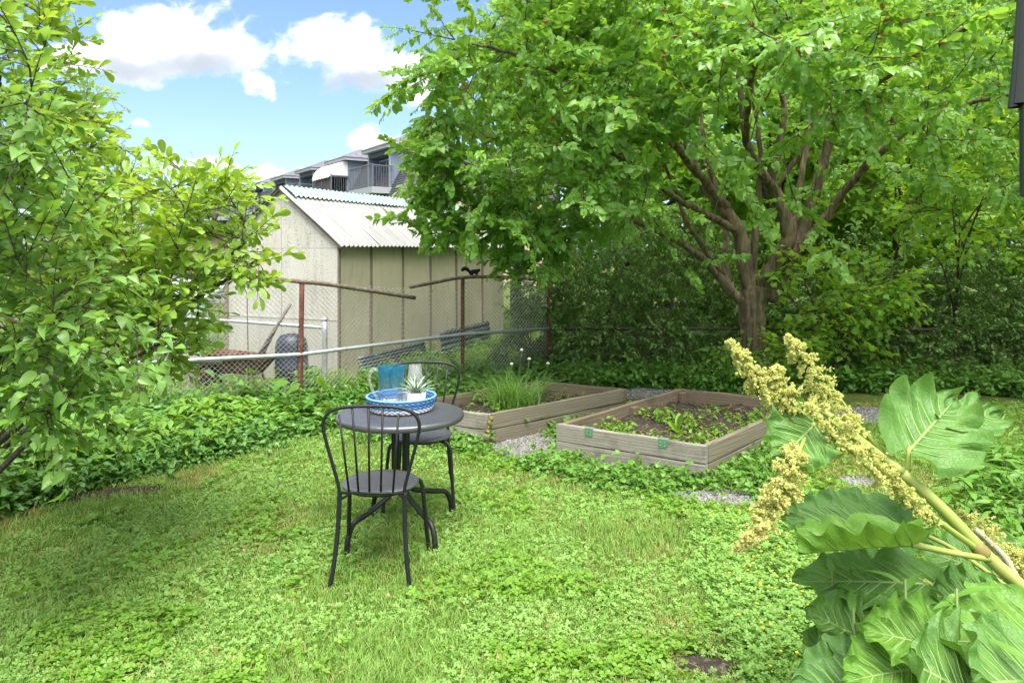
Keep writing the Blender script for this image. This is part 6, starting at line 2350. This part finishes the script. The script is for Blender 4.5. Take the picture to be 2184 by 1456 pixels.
SN = A_(2110, 1192, 2.12)
main_st = stem([(2290, 1390, 2.05), (2184, 1258, 2.1), (2110, 1190, 2.12), (2010, 1085, 2.15), (1925, 1008, 2.18)], .022, .016, M['stalk'])
stem([(1925, 1008, 2.18), (1850, 950, 2.2), (1760, 880, 2.22), (1704, 858, 2.23)], .013, .008, M['stalk'])
part('bud', Geo().lathe([(.004, -.012), (.012, -.006), (.014, .004), (.008, .013), (.002, .015)], 12), M['drystalk'], rhub, A_(1701, 856, 2.22) - RHB)
stem([(1925, 1005, 2.18), (1870, 950, 2.25), (1830, 905, 2.27), (1770, 820, 2.28), (1685, 722, 2.28)], .009, .002, M['stalk'])
stem([(1850, 950, 2.2), (1760, 905, 2.16), (1690, 855, 2.15), (1610, 790, 2.15), (1563, 735, 2.15)], .008, .002, M['stalk'])
stem([(2090, 1175, 2.13), (2000, 1110, 2.06), (1900, 1035, 2.05), (1800, 950, 2.06), (1730, 880, 2.07)], .010, .003, M['stalk'])
stem([(1760, 905, 2.16), (1720, 930, 2.1), (1690, 1000, 2.0), (1640, 1090, 1.96), (1580, 1165, 1.95)], .007, .002, M['stalk'])
stem([(2300, 1345, 2.2), (2184, 1250, 2.25), (2140, 1185, 2.28), (2080, 1128, 2.3)], .012, .009, M['drystalk'], 'dry_stalk')
for (px, py, y, s) in ((2097, 1180, 2.12, 1.0),):
    c = A_(px, py, y) - RHB
    d = (A_(2010, 1085, 2.15) - A_(2110, 1190, 2.12)).normalized()
    P = [c - d * .006 * s, c - d * .002, c + d * .018 * s, c + d * .035 * s]
    part('stalk_sheath', Geo().tube(P, [.0205 * s, .0225 * s, .0215 * s, .0185 * s], 12), M['node'], main_st)

# seed plumes
M['plume'] = leafmat('cream seed wings', (0.52, 0.55, 0.15), (0.78, 0.78, 0.32), .5, .6, .25, tcol=(.72, .74, .26))
M['plume_dry'] = leafmat('dry seed wings', (0.54, 0.55, 0.16), (0.78, 0.76, 0.32), .48, .65, .2, tcol=(.72, .72, .28))
g = Geo()
for k in range(3):
    a0 = k * 2.094
    V_ = []
    for (t, z) in ((0.15, -.2), (.6, .0), (1.0, .22), (.86, .38)):
        for q in range(5):
            a_ = a0 - .95 + 1.9 * q / 4
            V_.append((t * math.cos(a_), t * math.sin(a_), z + .12 * math.cos((a_ - a0) * 2)))
    F_ = [(i * 5 + j, i * 5 + j + 1, (i + 1) * 5 + j + 1, (i + 1) * 5 + j) for i in range(3) for j in range(4)]
    g.add(np.array(V_) * .0045, F_, .2 + .2 * k)
gb = Geo().lathe([(.1, -.5), (.5, -.3), (.55, .2), (.2, .5)], 6)
g.add(gb.v[0] * .0026 + np.array([0, 0, .0005]), gb.f, .95)


def plume(pxs, widths, n, mat, seed, name='seed_plume', sub=22):
    r = np.random.default_rng(seed)
    P = smooth_path([A_(*p) for p in pxs], 6)
    wd = np.interp(np.linspace(0, 1, len(P)), np.linspace(0, 1, len(widths)), widths) * .5 / FPX * P[:, 1]
    # side twigs give the plume its knobbly outline
    tw = []
    gt = Geo()
    T = np.gradient(P, axis=0)
    T /= np.linalg.norm(T, axis=1, keepdims=True)
    for k in range(sub * 6):
        i = r.integers(0, len(P))
        d = r.normal(size=3)
        d -= T[i] * d.dot(T[i])
        d /= np.linalg.norm(d)
        L = wd[i] * r.uniform(.55, 1.12)
        tip = P[i] + d * L + T[i] * L * r.uniform(.1, .9)
        tw.append((P[i], tip))
        gt.tube([P[i] - np.array(RHB), tip - np.array(RHB)], .0008, 3, False)
    pos, nrm = [], []
    per = max(1, int(n * 1.7) // len(tw))
    for a, b in tw:
        for q in range(per):
            t = r.uniform(.2, 1.05)
            off = r.normal(0, .0035, 3)
            pos.append(a + (b - a) * t + off)
            nrm.append(r.normal(size=3) + (b - a) / (np.linalg.norm(b - a) + 1e-9) * .6)
    pos = np.array(pos)
    Rm = frames(np.array(nrm), r.uniform(0, 6.28, len(pos)))
    root = part(name, gt, M['stalk'], rhub)
    sc_ = scatter('seeds', pos - np.array(RHB), euler_from(Rm), r.uniform(.75, 1.2, len(pos)), np.zeros(len(pos), int), [source(g, mat, True)], root)
    root['kind'] = 'stuff'


plume([(1558, 728, 2.15), (1580, 765, 2.15), (1620, 812, 2.15), (1660, 850, 2.15), (1700, 880, 2.15)], [10, 48, 72, 80, 66], 1500, M['plume'], 1)
plume([(1700, 852, 2.14), (1682, 830, 2.14), (1665, 800, 2.14), (1650, 785, 2.14)], [40, 42, 34, 14], 380, M['plume'], 2, sub=8)
plume([(1680, 718, 2.28), (1705, 755, 2.28), (1745, 815, 2.28), (1785, 880, 2.28), (1815, 920, 2.27)], [12, 58, 84, 84, 30], 1700, M['plume'], 3)
plume([(1728, 860, 2.06), (1780, 915, 2.06), (1840, 970, 2.05), (1890, 1020, 2.05), (1950, 1075, 2.05), (1995, 1112, 2.06)], [40, 80, 82, 56, 36, 14], 1700, M['plume'], 4)
plume([(1702, 960, 2.06), (1690, 1000, 2.0), (1668, 1045, 1.97), (1640, 1095, 1.96), (1610, 1135, 1.95), (1572, 1168, 1.95)], [60, 84, 82, 68, 50, 14], 1800, M['plume_dry'], 5)
plume([(1690, 905, 2.15), (1665, 925, 2.15), (1650, 930, 2.15)], [44, 40, 16], 260, M['plume'], 6, sub=8)
plume([(2050, 1090, 2.32), (2095, 1125, 2.32), (2140, 1170, 2.32), (2184, 1210, 2.32)], [36, 66, 74, 50], 700, M['plume_dry'], 7)

up = (0, -.35, 1)
cam_f = (0, -1, .25)
# leaves, roughly from the top of the plant downwards
big_leaf(A_(1938, 962, 2.18), A_(2046, 842, 2.36), (-.25, -1, .6), .30, M['rhu'], .13, .12, .06, 1, 3.5, petiole=[A_(1936, 1008, 2.18)])
big_leaf(A_(2020, 905, 2.30), A_(2150, 868, 2.42), (.1, -.7, .85), .17, M['rhu'], .10, .14, .15, 2, 3.0)
big_leaf(A_(1738, 905, 2.12), A_(1655, 985, 2.02), (-.1, -.9, .75), .22, M['rhu'], .09, .10, .16, 3, 4.0, petiole=[A_(1850, 955, 2.19), A_(1790, 915, 2.16)])
big_leaf(A_(1935, 1125, 2.30), A_(1665, 1098, 2.36), (.0, -.42, 1), .27, M['rhu_dark'], .075, .10, .06, 4, 5.0, petiole=[A_(2250, 1330, 2.2), A_(2050, 1180, 2.25)])
big_leaf(A_(1955, 1162, 2.05), A_(1702, 1168, 1.98), (.05, -.25, -1), .24, M['rhu_light'], .06, -.28, -.05, 5, 4.0, petiole=[A_(2110, 1192, 2.11), A_(2030, 1178, 2.08)], pr=.009)
big_leaf(A_(1985, 1245, 2.25), A_(1690, 1225, 2.33), (0, -.5, 1), .25, M['rhu'], .07, .06, .08, 6, 4.0, petiole=[A_(2150, 1370, 2.1)])
big_leaf(A_(2175, 1245, 2.35), A_(1960, 1160, 2.55), (-.1, -.5, 1), .36, M['rhu'], .045, .08, .08, 7, 4.0, petiole=[A_(2240, 1340, 2.2)])
big_leaf(A_(2290, 1385, 1.95), A_(2010, 1345, 1.9), (-.15, -.62, 1), .34, M['rhu_light'], .05, .08, .12, 8, 5.0, petiole=[A_(2380, 1480, 1.95)])
big_leaf(A_(2060, 1395, 1.95), A_(1835, 1330, 2.0), (-.1, -.7, 1), .25, M['rhu_light'], .085, .12, .10, 9, 4.0, petiole=[A_(2200, 1520, 1.9)])
big_leaf(A_(1860, 1465, 2.1), A_(1715, 1345, 2.18), (-.2, -.6, 1), .30, M['rhu_dark'], .05, .08, .10, 10, 4.0, petiole=[A_(2050, 1580, 2.0)])
big_leaf(A_(2100, 1500, 1.85), A_(1945, 1395, 1.83), (0, -.7, 1), .36, M['rhu'], .05, .10, .15, 11, 4.0, petiole=[A_(2250, 1600, 1.85)])
big_leaf(A_(2240, 1455, 1.8), A_(2090, 1440, 1.72), (0, -.6, 1), .34, M['rhu'], .05, .10, .15, 12, 4.0, petiole=[A_(2350, 1560, 1.85)])
big_leaf(A_(1920, 1490, 1.98), A_(1690, 1450, 2.0), (-.1, -.55, 1), .32, M['rhu_dark'], .05, .08, .10, 13, 4.0, petiole=[A_(2080, 1600, 1.95)])
big_leaf(A_(1990, 1300, 2.3), A_(1830, 1250, 2.4), (0, -.6, 1), .30, M['rhu'], .05, .08, .10, 14, 4.0, petiole=[A_(2120, 1430, 2.1)])
big_leaf(A_(1960, 1330, 2.2), A_(1790, 1310, 2.22), (0, -.5, 1), .30, M['rhu_dark'], .05, .08, .10, 15, 4.0, petiole=[A_(2120, 1440, 2.1)])
big_leaf(A_(2230, 1300, 2.2), A_(2130, 1260, 2.3), (0, -.6, 1), .26, M['rhu_dark'], .05, .08, .10, 16, 4.0, petiole=[A_(2300, 1400, 2.1)])

big_leaf(A_(1880, 1385, 2.12), A_(1720, 1290, 2.2), (-.1, -.6, 1), .24, M['rhu'], .08, .10, .12, 17, 4.0, petiole=[A_(2000, 1500, 2.05)])
big_leaf(A_(1900, 1290, 2.22), A_(1745, 1262, 2.3), (.1, -.5, 1), .20, M['rhu_light'], .08, .10, .12, 18, 4.0, petiole=[A_(2050, 1420, 2.1)])
big_leaf(A_(1990, 1420, 1.95), A_(1800, 1440, 1.93), (-.1, -.6, 1), .26, M['rhu_light'], .08, .10, .14, 19, 4.0, petiole=[A_(2120, 1560, 1.95)])
big_leaf(A_(2120, 1280, 2.15), A_(1985, 1262, 2.2), (-.1, -.6, 1), .22, M['rhu'], .08, .10, .12, 20, 4.0, petiole=[A_(2200, 1380, 2.1)])

# weeds around the rhubarb
rw = np.random.default_rng(99)
sor = []
for i in range(4):
    gc = clover_patch(34, .055, .095, .0115, 600 + i)
    sor.append(source(gc, M['clover']))
M['yellow'] = plain('yellow petals', (0.75, 0.58, 0.03), .6)
gy = Geo().lathe([(.001, 0), (.005, .003), (.006, .006)], 6, (0, 0, .15))
P = spread_pts(1800, .9, 2.3, 2.35, 4.3, lambda P: (np.abs((P[:, 0] - 1.35) - (3.2 - P[:, 1]) * -.18) < .36 + .12 * vnoise(P, 5, 71)) & (soilp(P) > 1.2), rw)
pts_scatter('wood_sorrel', P, rw, sor, .7, 1.25, 'fresh green sorrel weeds in front of the rhubarb', 'weeds', .15)
k = rw.random(len(P)) < .14
pts_scatter('sorrel_flowers', P[k], rw, [source(gy, M['yellow'], True)], .8, 1.2, 'tiny yellow flowers among the sorrel weeds', 'flowers', .1)
P = spread_pts(1500, 1.6, 5.5, 2.6, 5.6, lambda P: (P[:, 0] > 1.95 + (P[:, 1] - 3) * .62) & (P[:, 0] < P[:, 1] * .78 + .3), rw)
rwd = [hsrc(M['creeper'], 4, .26, .09, .035, 'lance', 5, 610 + i, .5) for i in range(3)] + [hsrc(M['creeper'], 4, .2, .06, .045, 'heart', 3, 620 + i, .6) for i in range(2)]
pts_scatter('right_weeds', P, rw, rwd, .6, 1.2, 'leafy weeds along the right edge behind the rhubarb', 'weeds', .15)
for (px, py, y, h, lb, n) in ((1930, 1235, 2.05, .55, 'narrow-leaved upright weed in the middle of the rhubarb leaves', 9), (2200, 1385, 1.75, .5, 'narrow-leaved weed at the bottom right corner', 8),
                              (1820, 1295, 2.1, .4, 'small narrow-leaved weed left of the rhubarb leaves', 6),
                              (1775, 1215, 2.3, .4, 'narrow-leaved weed under the dark upper rhubarb leaf', 6), (2040, 1255, 2.0, .5, 'narrow-leaved weed beside the thick rhubarb stalk', 7)):
    q = A_(px, py, y)
    o = thing('narrow_weed', lb, 'weed', (q.x, q.y, 0), 0, 'narrow-leaved weeds by the rhubarb')
    hz = q.z
    part('stem', Geo().tube([(0, 0, 0), (.01, 0, hz * .6), (0, 0, hz)], .004, 6), M['greenstem'], o)
    for i in range(n * 2):
        lv_, lf_ = leaf_vf(.11, .026, 'lance', .25, .35)
        t = .55 + .45 * i / (n * 2)
        rm = rotm(R(rw.normal(0, 12)), R(28 - 75 * (i / (n * 2)) ** 2), i * 2.4)
        part('leaf', Geo().add(lv_ @ rm.T, lf_, (i * .3) % 1), M['creeper'], o, (.01 * (1 - t), 0, hz * t))
